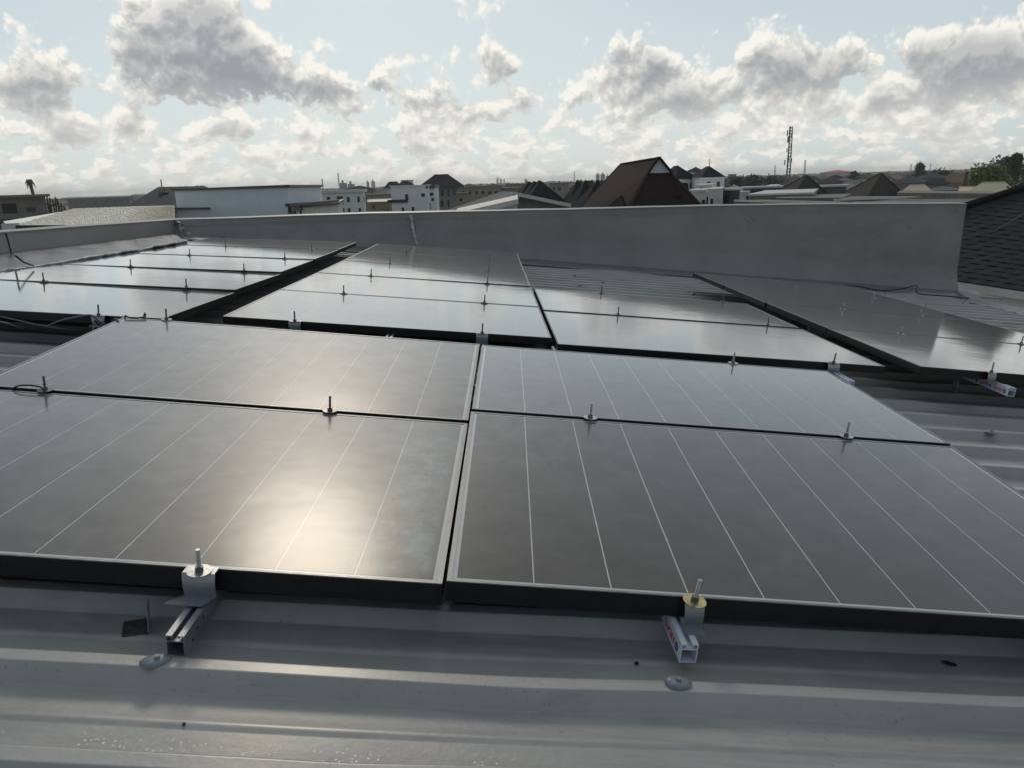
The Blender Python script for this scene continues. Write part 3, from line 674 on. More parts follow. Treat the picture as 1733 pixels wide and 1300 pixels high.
# ------------------------------------------------------------------ mounting rails
def rail_profile(w=.034, h=.031, ch=.011, t=.0022):
    # closed box below, open channel with inturned lips above; returned as list of closed rectangles (x0,x1,z0,z1), z=0 at the top
    zt = 0; zb = -(h + ch)
    return [(-w / 2, -w / 2 + t, zb, -.0001), (w / 2 - t, w / 2, zb, -.0001), (-w / 2 + t, w / 2 - t, zb, zb + t), (-w / 2 + t, w / 2 - t, -ch - t, -ch),
            (-w / 2 + t, -w / 2 + .0115, -t, 0), (w / 2 - .0115, w / 2 - t, -t, 0), (-w / 2 + .0095, -w / 2 + .0115, -.006, -t), (w / 2 - .0115, w / 2 - .0095, -.006, -t)]
def text_mesh(s, size, m, ext=.0003, bold=.0):
    c = bpy.data.curves.new('lettering', 'FONT'); c.body = s; c.size = size; c.extrude = ext; c.offset = bold; c.resolution_u = 3
    o = bpy.data.objects.new('tmp', c); col.objects.link(o); dg = bpy.context.evaluated_depsgraph_get(); me = bpy.data.meshes.new_from_object(o.evaluated_get(dg)); bpy.data.objects.remove(o)
    me.name = 'lettering'; me.materials.clear(); me.materials.append(m); return me
def rail(p0, p1, label, m=None, printed=None, holes=False, group='mounting rails'):
    """p0, p1: world points at the top centre of the rail ends, p0 the visible end"""
    y = (p1 - p0); Lg = y.length; y.normalize(); x = y.cross(Nr).normalized(); z = x.cross(y)
    t = empty('mounting_rail', label, 'rail', group=group, mw=fm(p0, x, y, z))
    b = MB()
    for (x0, x1, z0, z1) in rail_profile(): b.box(x0, x1, 0, Lg, z0, z1)
    link('extrusion', b.mesh('extrusion', m or M['alu']), t)
    if printed:
        sides = {'L': (-1, -.0172), 'R': (1, .0172)}
        sgn = -1 if printed == 'L' else 1
        tm = text_mesh('LUCKY', .023, M['red'], bold=.0006)
        # ring logo
        lg = MB(); n = 20; vs = []; fs = []
        for k in range(n):
            a_ = 2 * math.pi * k / n
            for r_ in (.0052, .0098): vs.append((r_ * math.cos(a_), r_ * math.sin(a_), 0)); vs.append((r_ * math.cos(a_), r_ * math.sin(a_), .0004))
        for k in range(n):
            a0 = k * 4; a1 = ((k + 1) % n) * 4
            fs += [(a0 + 1, a0 + 3, a1 + 3, a1 + 1), (a0, a1, a1 + 2, a0 + 2), (a0 + 2, a1 + 2, a1 + 3, a0 + 3), (a0, a0 + 1, a1 + 1, a1)]
        lg.add(vs, fs); lg.box(-.0014, .0014, -.008, .008, 0, .0004); lgm = lg.mesh('ring_logo', M['blue'])
        small = text_mesh('ALUMINIUM', .006, M['red'])
        yy = .014; k = 0
        while yy < min(.5, Lg):
            if printed == 'L':      # text faces -x, reads with y decreasing to the right
                rot_ = fm(Vector((-.0173, yy, -.030)), Vector((0, -1, 0)), Vector((0, 0, 1)), Vector((-1, 0, 0)))
                rl = fm(Vector((-.0173, yy + .012, -.024)), Vector((0, -1, 0)), Vector((0, 0, 1)), Vector((-1, 0, 0)))
                rtx = fm(Vector((-.0173, yy + .098, -.032)), Vector((0, -1, 0)), Vector((0, 0, 1)), Vector((-1, 0, 0)))
            link('ring_logo', lgm, t, rl); link('lettering', tm, t, rtx)
            yy += .115
    if holes:
        for (yy, zz, r_) in ((.035, -.033, .0035), (.055, -.020, .003), (.085, -.017, .003)):
            h = MB(); h.disc((0, 0), r_, 0, .0006, 10, jit=.3); link('punched_hole', h.mesh('punched_hole', M['black']), t, fm(Vector((.0170, yy, zz)), Vector((0, 1, 0)), Vector((0, 0, 1)), Vector((1, 0, 0))))
    return t
def Fw(x, y, n): return FMx @ Vector((x, y, n))
rt_ = -.0475
rail(Fw(-.484, -.165, rt_ - .004), Fw(-.47, 2.35, rt_ + .0), 'bare aluminium channel rail jutting out under the front left panel', holes=True)
rail(Fw(.478, -.092, rt_ - .004), Fw(.36, 2.3, rt_ + .0), 'film covered channel rail with red lettering under the front right panel', M['film'], printed='L')
rail(Fw(-1.45, -.12, rt_), Fw(-1.42, 2.1, rt_), 'channel rail under the outer left end of the front left panels')
rail(Fw(1.33, -.10, rt_), Fw(1.17, 2.05, rt_), 'channel rail under the right end of the front right panels')
def Rw(a, b, n): return RP(a, b, n)
rr = -.707 - .041
rail(Rw(-2.67, 3.36, rr - .022), Rw(-2.58, 8.4, rr - .068), 'dark channel rail end under the left end of the far left stack')
rail(Rw(-1.79, 3.40, rr - .008), Rw(-1.76, 8.4, rr - .030), 'channel rail under the right side of the far left stack')
rail(Rw(-.97, 3.40, rr - .008), Rw(-.84, 8.6, rr - .022), 'rail end showing between the front left panels and the middle stack')
rail(Rw(0.0, 3.52, rr - .006), Rw(.03, 8.6, rr - .014), 'rail under the right side of the middle stack')
rail(Rw(1.76, 3.30, rr), Rw(1.86, 5.9, rr), 'printed white rail end at the right corner of the short stack', M['film'], printed='L')
rail(Rw(.85, 3.45, rr), Rw(.9, 5.7, rr), 'rail under the left side of the short stack of two')
rail(RP(2.50, 3.24, -.668 - .052), RP(2.80, 7.6, -.672 - .058), 'white film covered rail end under the right stack, logo and lettering on its side', M['film'], printed='L')
rail(RP(3.32, 3.3, -.668 - .082), RP(3.52, 7.6, -.672 - .085), 'rail under the outer right side of the right stack')
# feet under the rails
ft = MB(); ft.box(-.025, .025, -.02, .02, 0, .003); ft.box(-.025, -.022, -.02, .02, .003, .075); ftm = ft.mesh('rail_foot', M['alu'])
for i, (a, bs_) in enumerate(((-2.62, (4.2, 6.1)), (-1.78, (4.2, 6.1, 8.0)), (-.92, (4.2, 6.1, 8.0)), (.02, (4.2, 6.1)), (1.8, (3.6, 5.4)), (2.55, (3.6, 5.4)), (3.4, (3.6, 5.4)))):
    for b_ in bs_:
        bb = B0 - .014 + round((b_ - B0) / PITCH) * PITCH
        tag(link('rail_foot', ftm, None, RM @ Matrix.Translation((a - .03, bb, CREST + .001))), 'small aluminium rail foot on the roof under the %s, %s one' % ('far left stack' if a < -1.5 else 'middle stack' if a < .3 else 'short stack of two' if a < 2 else 'right stack', ('nearest' if b_ < 4.5 else 'middle' if b_ < 7 else 'farthest') + (' left' if a in (-2.62, -.92, 2.55) else ' right')), 'rail foot', 'rail feet under the rear panels')

# ------------------------------------------------------------------ small things on the roof
def roofpix(u, v, n):
    d = MW @ Vector(((u - CX) / F, (v - CY) / F, 1)); w = d * (n / Nr.dot(d)); return Ar.dot(w), Br.dot(w)
def screw_meshes(r, elong):
    a = MB(); n = 26; pts = []
    for k in range(n):
        t = 2 * math.pi * k / n; rr_ = r * (1 + .10 * math.sin(2 * t + .5) + .05 * math.sin(3 * t)); pts.append((rr_ * elong * math.cos(t), rr_ * math.sin(t)))
    vs = [(0, 0, .0060)] + [(x * .55, y * .55, .0050) for x, y in pts] + [(x, y, .0015 + .001 * math.sin(5 * i)) for i, (x, y) in enumerate(pts)] + [(x * .97, y * .97, -.003) for x, y in pts]
    fs = [(0, 1 + k, 1 + (k + 1) % n) for k in range(n)]
    for j in (0, 1):
        for k in range(n): fs.append((1 + j * n + k, 1 + (j + 1) * n + k, 1 + (j + 1) * n + (k + 1) % n, 1 + j * n + (k + 1) % n))
    a.add(vs, fs)
    h = MB(); h.disc((0, 0), r * .27, .0050, .0105, 12)
    return a.mesh('sealing_washer', M['screwcap'], True), h.mesh('screw_head', M['screwcap'])
SW, SH = screw_meshes(.019, 1.25)
def roof_screw(a, b, label, rot=0, dx=0, n=CREST, s=1):
    t = empty('roof_screw', label, 'roof screw', group='painted roof screws', mw=RM @ Matrix.Translation((a, b, n + .001)) @ Matrix.Rotation(rot, 4, 'Z') @ Matrix.Scale(s, 4))
    link('sealing_washer', SW, t); link('screw_head', SH, t, Matrix.Translation((dx, 0, 0))); return t
a_, b_ = roofpix(262, 1120, CREST); roof_screw(a_, b_, 'grey roof screw with flat washer on the front rib left of the bare rail', .3, .004)
a_, b_ = roofpix(1147, 1157, CREST); roof_screw(a_, b_, 'grey roof screw with round washer on the front rib under the printed rail', -.3)
a_, b_ = roofpix(1677, 733, CREST); roof_screw(a_, b_, 'grey roof screw on the bare ribs at the right edge of the photo', 0)
def snap(b): return B0 - .014 + round((b - B0) / PITCH) * PITCH
for (u, v) in ((965, 449), (972, 465), (1180, 471), (1110, 456), (1192, 479), (1170, 494), (1140, 506), (1020, 476), (1250, 500), (980, 481), (1495, 496), (1570, 517), (1620, 511), (1655, 545), (1710, 560), (1085, 450), (900, 447), (1545, 520)):
    a_, b_ = roofpix(u, v, CREST); roof_screw(a_, snap(b_), 'small roof screw on a rib of the bare roof before the back wall', random.random(), s=1.1)
# steel angle left on the pan
a_, b_ = roofpix(250, 1073, PAN)
t = empty('angle_bracket', 'dark steel angle standing on the roof pan left of the bare rail', 'bracket', mw=RM @ Matrix.Translation((a_, b_, PAN + .001)) @ Matrix.Rotation(R(22), 4, 'Z'))
b = MB(); b.box(-.045, 0, 0, .05, 0, .003); link('flange', b.mesh('flange', M['zinc_dark']), t)
b = MB(); b.box(.0, .003, 0, .05, 0, .046); link('web', b.mesh('web', M['alu']), t)
a_, b_ = roofpix(1135, 1058, PAN + .02)
t = empty('angle_bracket', 'small steel angle with a screw just left of the printed rail', 'bracket', mw=RM @ Matrix.Translation((a_, b_, PAN + .012)))
b = MB(); b.box(-.045, .02, 0, .04, 0, .003); link('flange', b.mesh('flange', M['zinc_dark']), t)
b = MB(); b.disc((-.022, .02), .007, .003, .011, 6); b.disc((-.022, .02), .003, .011, .02, 8); link('screw', b.mesh('screw', M['zinc']), t)
# debris
def debris(u, v, w, l, label, n=PAN, cat='debris'):
    a_, b_ = roofpix(u, v, n); b = MB(); k = 9
    pts = [(w * math.cos(2 * math.pi * i / k) * random.uniform(.6, 1.1), l * math.sin(2 * math.pi * i / k) * random.uniform(.6, 1.1)) for i in range(k)]
    b.prism(pts, .0004, .004); o = link('roof_debris', b.mesh('roof_debris', M['black']), None, RM @ Matrix.Translation((a_, b_, n)) @ Matrix.Rotation(R(-25), 4, 'Z')); tag(o, label, cat)
debris(1077, 1125, .006, .004, 'black speck lying on the pan left of the printed rail')
debris(1607, 1125, .016, .006, 'dark scrap lying in the pan at the right edge of the photo')
debris(311, 1228, .004, .003, 'tiny dark speck on the front pan at the left')
# cables
def cable(pts, r, label, m='cable_grey', cat='cable'):
    P = [Vector(p) for p in pts]; out = []
    for i in range(len(P) - 1):
        p0 = P[max(i - 1, 0)]; p1 = P[i]; p2 = P[i + 1]; p3 = P[min(i + 2, len(P) - 1)]
        for k in range(8):
            t = k / 8; out.append(.5 * ((2 * p1) + (-p0 + p2) * t + (2 * p0 - 5 * p1 + 4 * p2 - p3) * t * t + (-p0 + 3 * p1 - 3 * p2 + p3) * t ** 3))
    out.append(P[-1]); b = MB(); b.tube(out, r, 7); o = link('cable', b.mesh('cable', M[m], True)); tag(o, label, cat, 'panel cables'); return o
def pp(u, v, D): return at(u, v, D)
cable([pp(-60, 528, 3.42), pp(0, 535, 3.40), pp(60, 548, 3.38), pp(110, 556, 3.42), pp(150, 556, 3.5)], .004, 'grey cable drooping under the far left stack at the photo edge')
cable([pp(78, 552, 3.36), pp(105, 541, 3.33), pp(135, 535, 3.31), pp(155, 533, 3.31), pp(170, 545, 3.36), pp(185, 550, 3.4)], .004, 'grey cable looping over the left bracket of the far left stack')
cable([pp(-40, 540, 3.3), pp(0, 544, 3.32), pp(20, 549, 3.34), pp(40, 555, 3.4)], .004, 'short grey cable sagging at the left photo edge')
cable([pp(160, 541, 3.34), pp(172, 552, 3.35), pp(186, 547, 3.33), pp(196, 539, 3.25), pp(203, 548, 3.2), pp(205, 553, 3.17)], .0042, 'black cable bending onto the back corner of the left front panels', 'cable')

cable([G1b @ Vector(v) for v in ((.01, 1.0, -.02), (.012, .985, .010), (.05, .968, .006), (.085, .985, .008), (.095, 1.003, .010), (.08, 1.03, .018), (.05, 1.08, -.01))], .0035, 'black cable loop resting on the far left corner of the front panels', 'cable')
cable([G1b @ Vector(v) for v in ((.13, -.007, -.01), (.15, -.004, .006), (.18, .0, .012), (.215, .0, .011), (.235, -.002, .006), (.25, -.006, -.010))], .003, 'black cable hump beside the leftmost seam bolt', 'cable')
cable([RP(4.30, 8.85, CREST + .02), RP(4.5, 8.8, CREST + .05), RP(4.85, 8.83, CREST + .02), RP(5.15, 8.87, CREST + .06), RP(5.35, 8.95, CREST + .10), RP(5.3, 8.8, CREST + .02), RP(5.6, 8.7, CREST + .02), RP(5.9, 8.6, CREST + .02)], .008, 'dark strip of cable lying at the foot of the wall end', 'cable')

# ================================================================== the neighbourhood
def sD(D): return D * 3.4 if D < 100 else D + 240.0     # distances below are drafted compactly, this is their real depth
at_near = at
def at(u, v, D): return at_near(u, v, sD(D))
M['white'] = rough_streaks(mat('white_render', (.74, .75, .74), .75, nscale=.8, namt=.05, bump=.02), (.45, .43, .38), .35, (.5, .5, .25))
M['white2'] = rough_streaks(mat('offwhite_render', (.62, .60, .56), .8, nscale=.7, namt=.08), (.33, .31, .27), .5, (.5, .5, .3))
M['bluewhite'] = rough_streaks(mat('pale_blue_paint', (.60, .65, .70), .6, nscale=.5, namt=.04), (.45, .47, .48), .3, (.4, .4, .25))
M['tanwall'] = rough_streaks(mat('bare_sandcrete', (.27, .23, .175), .9, nscale=.9, namt=.18), (.13, .11, .09), .5, (.6, .6, .4))
M['greywall'] = rough_streaks(mat('grey_render', (.24, .235, .225), .85, nscale=.8, namt=.14), (.12, .11, .10), .5, (.6, .6, .4))
M['darkwall'] = mat('dark_grey_render', (.10, .105, .11), .85, nscale=.8, namt=.15)
M['concrete'] = rough_streaks(mat('raw_concrete', (.20, .185, .16), .9, nscale=1.2, namt=.2), (.08, .075, .07), .6, (.8, .8, .5))
M['glass'] = mat('window_glass', (.015, .018, .02), .12)
M['wframe'] = mat('window_frame_dark', (.05, .05, .055), .5)
M['trim'] = mat('dark_trim', (.028, .03, .036), .5)
M['fascia'] = rough_streaks(mat('white_fascia', (.58, .57, .54), .6, nscale=1.5, namt=.1), (.3, .28, .24), .5, (1, 1, 1))
def course_mat(name, c, c2, step=.35, bumpd=.03, rough=.9, nsc=3, axis='Z', fine=1.0):
    """roofing colour with horizontal courses as fine relief"""
    m = mat(name, c, rough, nscale=nsc, col2=c2, coord='World', detail=8, spec=.08)
    nt = m.node_tree; b = nt.nodes['Principled BSDF']; L = nt.links
    ge = nt.nodes.new('ShaderNodeNewGeometry'); mp = nt.nodes.new('ShaderNodeMapping'); L.new(ge.outputs['Position'], mp.inputs[0])
    w = nt.nodes.new('ShaderNodeTexWave'); w.wave_type = 'BANDS'; w.bands_direction = axis; w.wave_profile = 'SAW'; w.inputs['Scale'].default_value = 1 / step / 3.1416 * 1.57; w.inputs['Distortion'].default_value = .25; w.inputs['Detail'].default_value = 2
    L.new(mp.outputs[0], w.inputs['Vector'])
    n = nt.nodes.new('ShaderNodeTexNoise'); n.inputs['Scale'].default_value = 4.5 * fine; n.inputs['Detail'].default_value = 4; L.new(mp.outputs[0], n.inputs['Vector'])
    ad = nt.nodes.new('ShaderNodeMath'); ad.operation = 'MULTIPLY_ADD'; L.new(n.outputs['Fac'], ad.inputs[0]); ad.inputs[1].default_value = .8; L.new(w.outputs['Fac'], ad.inputs[2])
    bp = nt.nodes.new('ShaderNodeBump'); bp.inputs['Strength'].default_value = .35; bp.inputs['Distance'].default_value = bumpd * .5; L.new(ad.outputs[0], bp.inputs['Height']); L.new(bp.outputs[0], b.inputs['Normal'])
    return m
M['r_tileblack'] = mat('black_glazed_tile', (.022, .023, .025), .7, nscale=6, namt=.3, coord='World', bump=.2, bscale=50, spec=.3)
M['r_black'] = course_mat('black_stone_roofing', (.022, .023, .027), (.040, .041, .046))
M['r_brown'] = course_mat('brown_shingle_roofing', (.022, .015, .013), (.038, .027, .023), step=.22, bumpd=.015)
M['r_grey'] = course_mat('grey_roofing', (.14, .14, .14), (.21, .21, .205))
M['r_dgrey'] = course_mat('slate_grey_roofing', (.06, .062, .068), (.10, .10, .108))
M['r_tan'] = course_mat('tan_roofing', (.50, .43, .30), (.60, .53, .39))
M['r_rust'] = course_mat('rusty_roofing', (.14, .08, .055), (.24, .16, .11))
M['r_brgrey'] = course_mat('brown_grey_roofing', (.05, .045, .039), (.08, .072, .062))
M['r_red'] = mat('red_roofing', (.42, .10, .08), .7, nscale=.05, namt=.25, coord='World')
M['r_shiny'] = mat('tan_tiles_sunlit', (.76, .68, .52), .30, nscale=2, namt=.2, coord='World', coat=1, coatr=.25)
M['pvroof'] = mat('dark_solar_glass', (.015, .016, .02), .8, spec=.1)
def leafm(name, c, c2):
    m = mat(name, c, .65, nscale=.9, col2=c2, coord='World'); return m
M['leaf1'] = leafm('leaves_dark', (.035, .055, .025), (.075, .105, .04)); M['leaf2'] = leafm('leaves_bright', (.10, .14, .035), (.20, .24, .065)); M['leaf3'] = leafm('leaves_dull', (.06, .07, .045), (.10, .11, .065))
M['bark'] = mat('bark', (.10, .08, .06), .9, nscale=3, namt=.3)
M['steel_far'] = mat('mast_steel', (.17, .165, .16), .6, metal=.3, nscale=.5, namt=.4, coord='World')

def Q(u, v, D): p = at(u, v, D); return p

def building(name, label, cat, ftp, vtop, wall, roof=None, roofm=None, rv=None, over=.35, windows=(), group=None, zbase=0.0, fas=None, side_windows=(), ridge=None, roof_t=.12, bands=(), parap=True, wframe='wframe'):
    """ftp: [(u,D),(u,D),(u,D)] front-left, front-right, back-right corners of the footprint along the eave line v=vtop (v of the first corner)
       windows: (u0,v0,u1,v1) seen on the front face; side_windows on the second face"""
    (u0, D0), (u1, D1), (u2, D2) = ftp
    z = at(u0, vtop, D0).z
    def flat(u, D): p = at(u, 300, D); return Vector((p.x, p.y, 0))
    P0, P1, P2 = flat(u0, D0), flat(u1, D1), flat(u2, D2); sc_ = sD(D0) / D0
    if roof in ('hip', 'gable', 'pyramid', 'gable_side') or (P2 - P1).length > 30:
        P2 = P1 + (P2 - P1).normalized() * min((P2 - P1).length, max(6.0, (P1 - P0).length * 1.0))
    P3 = P0 + P2 - P1
    over *= sc_ * .6; roof_t *= sc_ * .8
    t = absthing(name, label, cat, (P0.x, P0.y, 0), group)
    b = MB(); b.prism([(p.x, p.y) for p in (P0, P1, P2, P3)], 0, z); apart('wall', b, M[wall], t)
    c = (P0 + P2) / 2
    def outset(p, d): 
        e1 = (P1 - P0).normalized(); e2 = (P2 - P1).normalized(); q = p - c
        return p + e1 * math.copysign(d, q.dot(e1)) + e2 * math.copysign(d, q.dot(e2))
    E = [outset(p, over) + Vector((0, 0, z)) for p in (P0, P1, P2, P3)]
    if roof == 'flat':
        b = MB(); b.slab([e + Vector((0, 0, roof_t)) for e in E], roof_t - .004); apart('roof', b, M[roofm or 'concrete'], t)
    elif roof in ('hip', 'pyramid', 'gable', 'gable_side'):
        cm_ = (P0 + P2) / 2; zr = at_near((u0 + u1) / 2, rv, cm_.y).z
        zr = max(zr, z + .4)
        e1 = (P1 - P0); e2 = (P2 - P1); l1, l2 = e1.length, e2.length
        m0 = (E[0] + E[3]) / 2; m1 = (E[1] + E[2]) / 2
        if roof == 'pyramid': r0 = r1 = (m0 + m1) / 2
        elif roof == 'gable': r0, r1 = m0, m1
        elif roof == 'gable_side': m0 = (E[0] + E[1]) / 2; m1 = (E[3] + E[2]) / 2; r0, r1 = m0, m1
        else:
            k = (ridge if ridge is not None else .5 * min(1, l2 / max(l1, .01)) * .95); k = min(k, .5)
            r0 = m0.lerp(m1, k); r1 = m1.lerp(m0, k)
        r0 = Vector((r0.x, r0.y, zr)); r1 = Vector((r1.x, r1.y, zr))
        b = MB()
        if roof == 'pyramid': b.add(E + [r0], [(0, 1, 4), (1, 2, 4), (2, 3, 4), (3, 0, 4), (3, 2, 1, 0)])
        elif roof == 'gable_side': b.add(E + [r0, r1], [(0, 4, 5, 3), (1, 2, 5, 4), (0, 1, 4), (2, 3, 5), (3, 2, 1, 0)])
        else: b.add(E + [r0, r1], [(0, 1, 5, 4), (2, 3, 4, 5), (1, 2, 5), (3, 0, 4), (3, 2, 1, 0)])
        apart('roof', b, M[roofm or 'r_black'], t)
        if fas:
            b = MB()
            for i in range(4): b.bar(E[i] + Vector((0, 0, -.16)), E[(i + 1) % 4] + Vector((0, 0, -.16)), .12, .32)
            apart('fascia', b, M[fas], t)
        if roof != 'pyramid' and D0 < 80:
            b = MB(); b.bar(r0 + Vector((0, 0, .05)), r1 + Vector((0, 0, .05)), .3, .16)
            apart('ridge_cap', b, M[roofm or 'r_black'], t)
    elif roof == 'parapet':
        b = MB()
        for i in range(4): b.bar(E[i] + Vector((0, 0, .1)), E[(i + 1) % 4] + Vector((0, 0, .1)), .4, .22)
        apart('coping', b, M[roofm or 'trim'], t)
    def win(A_, B_, w, frm=True):
        # intersect pixel rays with the vertical face A_-B_
        d = (B_ - A_).normalized(); n = Vector((d.y, -d.x, 0))
        a0 = vplane(w[0], w[1], A_, n); a1 = vplane(w[2], w[3], A_, n)
        s0, s1 = (a0 - A_).dot(d), (a1 - A_).dot(d); z1, z0 = a0.z, a1.z
        if s0 > s1: s0, s1 = s1, s0
        W_ = s1 - s0; H_ = z1 - z0
        x = d; o = A_ + d * s0 + Vector((0, 0, z0))
        def bx(b, xa, xb, ya, yb, za, zb):
            vs = [o + x * X + n * Y + Vector((0, 0, Z)) for Z in (za, zb) for (X, Y) in ((xa, ya), (xb, ya), (xb, yb), (xa, yb))]
            b.add(vs, [(0, 3, 2, 1), (4, 5, 6, 7), (0, 1, 5, 4), (1, 2, 6, 5), (2, 3, 7, 6), (3, 0, 4, 7)])
        kind = w[4] if len(w) > 4 else 'window'
        if kind == 'band':
            b = MB(); bx(b, 0, W_, -.02, .3, 0, H_); apart('trim_band', b, M['trim'], t); return
        if kind == 'opening':
            b = MB(); bx(b, 0, W_, -.3, .006, 0, H_); apart('opening', b, M['black'], t); return
        if kind == 'balcony':
            b = MB(); bx(b, 0, W_, -.1, 1.6, 0, H_); apart('balcony', b, M[wall], t); return
        fw = min(.09, W_ * .12)
        b = MB(); bx(b, -.03, W_ + .03, -.05, .05, -.05, 0); bx(b, -.03, W_ + .03, -.05, .05, H_, H_ + .05); bx(b, -.03, fw, -.05, .045, 0, H_); bx(b, W_ - fw, W_ + .03, -.05, .045, 0, H_)
        if W_ > .7: bx(b, W_ / 2 - fw / 2, W_ / 2 + fw / 2, -.05, .04, 0, H_)
        f_ = apart('window', b, M[wframe], t)
        b = MB(); bx(b, fw, W_ - fw, -.05, .012, 0, H_); apart('pane', b, M['glass'], f_)
    for w in windows: win(P0, P1, w)
    for w in side_windows: win(P1, P2, w)
    return t

def hz(u): return 335 - .030 * u

# ground and streets
def ground():
    b = MB(); n = 40; rs = [0, 60, 200, 600, 2000, 6000, 14000]
    vs = [(0, 0, 0)]; fs = []
    for r in rs[1:]:
        for k in range(n): a = 2 * math.pi * k / n; vs.append((r * math.cos(a), r * math.sin(a), 0))
    for k in range(n): fs.append((0, 1 + k, 1 + (k + 1) % n))
    for j in range(len(rs) - 2):
        for k in range(n): fs.append((1 + j * n + k, 1 + (j + 1) * n + k, 1 + (j + 1) * n + (k + 1) % n, 1 + j * n + (k + 1) % n))
    b.add(vs, fs)
    o = link('ground', b.mesh('ground', mat('sandy_ground', (.20, .17, .12), .9, nscale=.03, col2=(.09, .10, .05), coord='World'))); tag(o, kind='structure')
    b = MB(); b.box(-400, 400, 56, 62, .002, .006); b.box(64, 70, 62, 900, .002, .006)
    o = link('road', b.mesh('road', mat('asphalt', (.06, .058, .055), .9, nscale=.3, coord='World'))); tag(o, kind='structure')
    b = MB(); b.add([(-9000, 1500, .5), (-300, 3000, .5), (-900, 9000, .5), (-9000, 9000, .5)], [(0, 1, 2, 3)])
    o = link('lagoon_water', b.mesh('lagoon_water', mat('pale_water', (.1, .13, .14), .15))); tag(o, kind='structure')
ground()

# 1 unfinished block, far left
building('unfinished_building', 'grey unfinished concrete block with thick roof slab at the left edge of the photo', 'building', [(-90, 44), (70, 44), (70, 56)], 337, 'concrete', 'flat', 'concrete', over=.5, roof_t=.18,
         windows=[(45, 351, 61, 357), (2, 344, 31, 363, 'opening'), (-60, 345, -20, 363, 'opening'), (-90, 364, 72, 368, 'balcony'), (0, 376, 26, 390, 'opening'), (40, 378, 60, 384)])
b = MB()
t = absthing('scaffolding', 'tangle of thin wooden scaffold poles beside the unfinished concrete block', 'scaffold', Vector((at(95, 335, 46).x, at(95, 335, 46).y, 0)))
for i, (u, dv) in enumerate(((74, 2), (79, 0), (84, 5), (89, 8), (93, 3), (98, 10), (103, 14), (108, 18), (81, 12), (96, 6))):
    p = at(u, 333 + dv - 4, 45.5 + (i % 3)); b = MB(); b.bar((p.x + random.uniform(-1, 1), p.y, 0), p, .2); apart('pole', b, M['bark'], t)
for (u0, v0, u1, v1) in ((72, 345, 108, 349), (72, 360, 104, 362), (76, 352, 98, 343), (84, 366, 108, 354)):
    b = MB(); b.bar(at(u0, v0, 45.8), at(u1, v1, 45.8), .18); apart('pole', b, M['bark'], t)
# dead palm
def palm_dead():
    base = at(57, 334, 62); top = at(50, 305, 62)
    t = absthing('palm_tree', 'lone thin palm with a ragged drooping tuft standing behind the concrete block', 'palm tree', Vector((base.x, base.y, 0)))
    b = MB(); pts = [Vector((base.x + 1, base.y, 0))] + [base.lerp(top, f) + Vector((.05 * math.sin(f * 5), 0, 0)) for f in (0, .3, .6, 1)]; b.tube(pts, [.5, .42, .4, .45, .6], 7); apart('trunk', b, M['bark'], t)
    b = MB()
    for i in range(26):
        a = random.uniform(0, 6.28); l = random.uniform(.5, 1.4); d = Vector((math.cos(a), math.sin(a), random.uniform(-.6, .7))).normalized()
        p0 = top + Vector((0, 0, .1)); p1 = p0 + d * l * .6; p2 = p1 + Vector((d.x * .9, d.y * .9, -random.uniform(.8, 2.6))); w = Vector((-d.y, d.x, 0)).normalized() * .35
        b.add([p0 - w * .3, p0 + w * .3, p1 + w, p1 - w, p2], [(0, 1, 2, 3), (3, 2, 4)])
    apart('crown', b, M['leaf3'], t)
palm_dead()
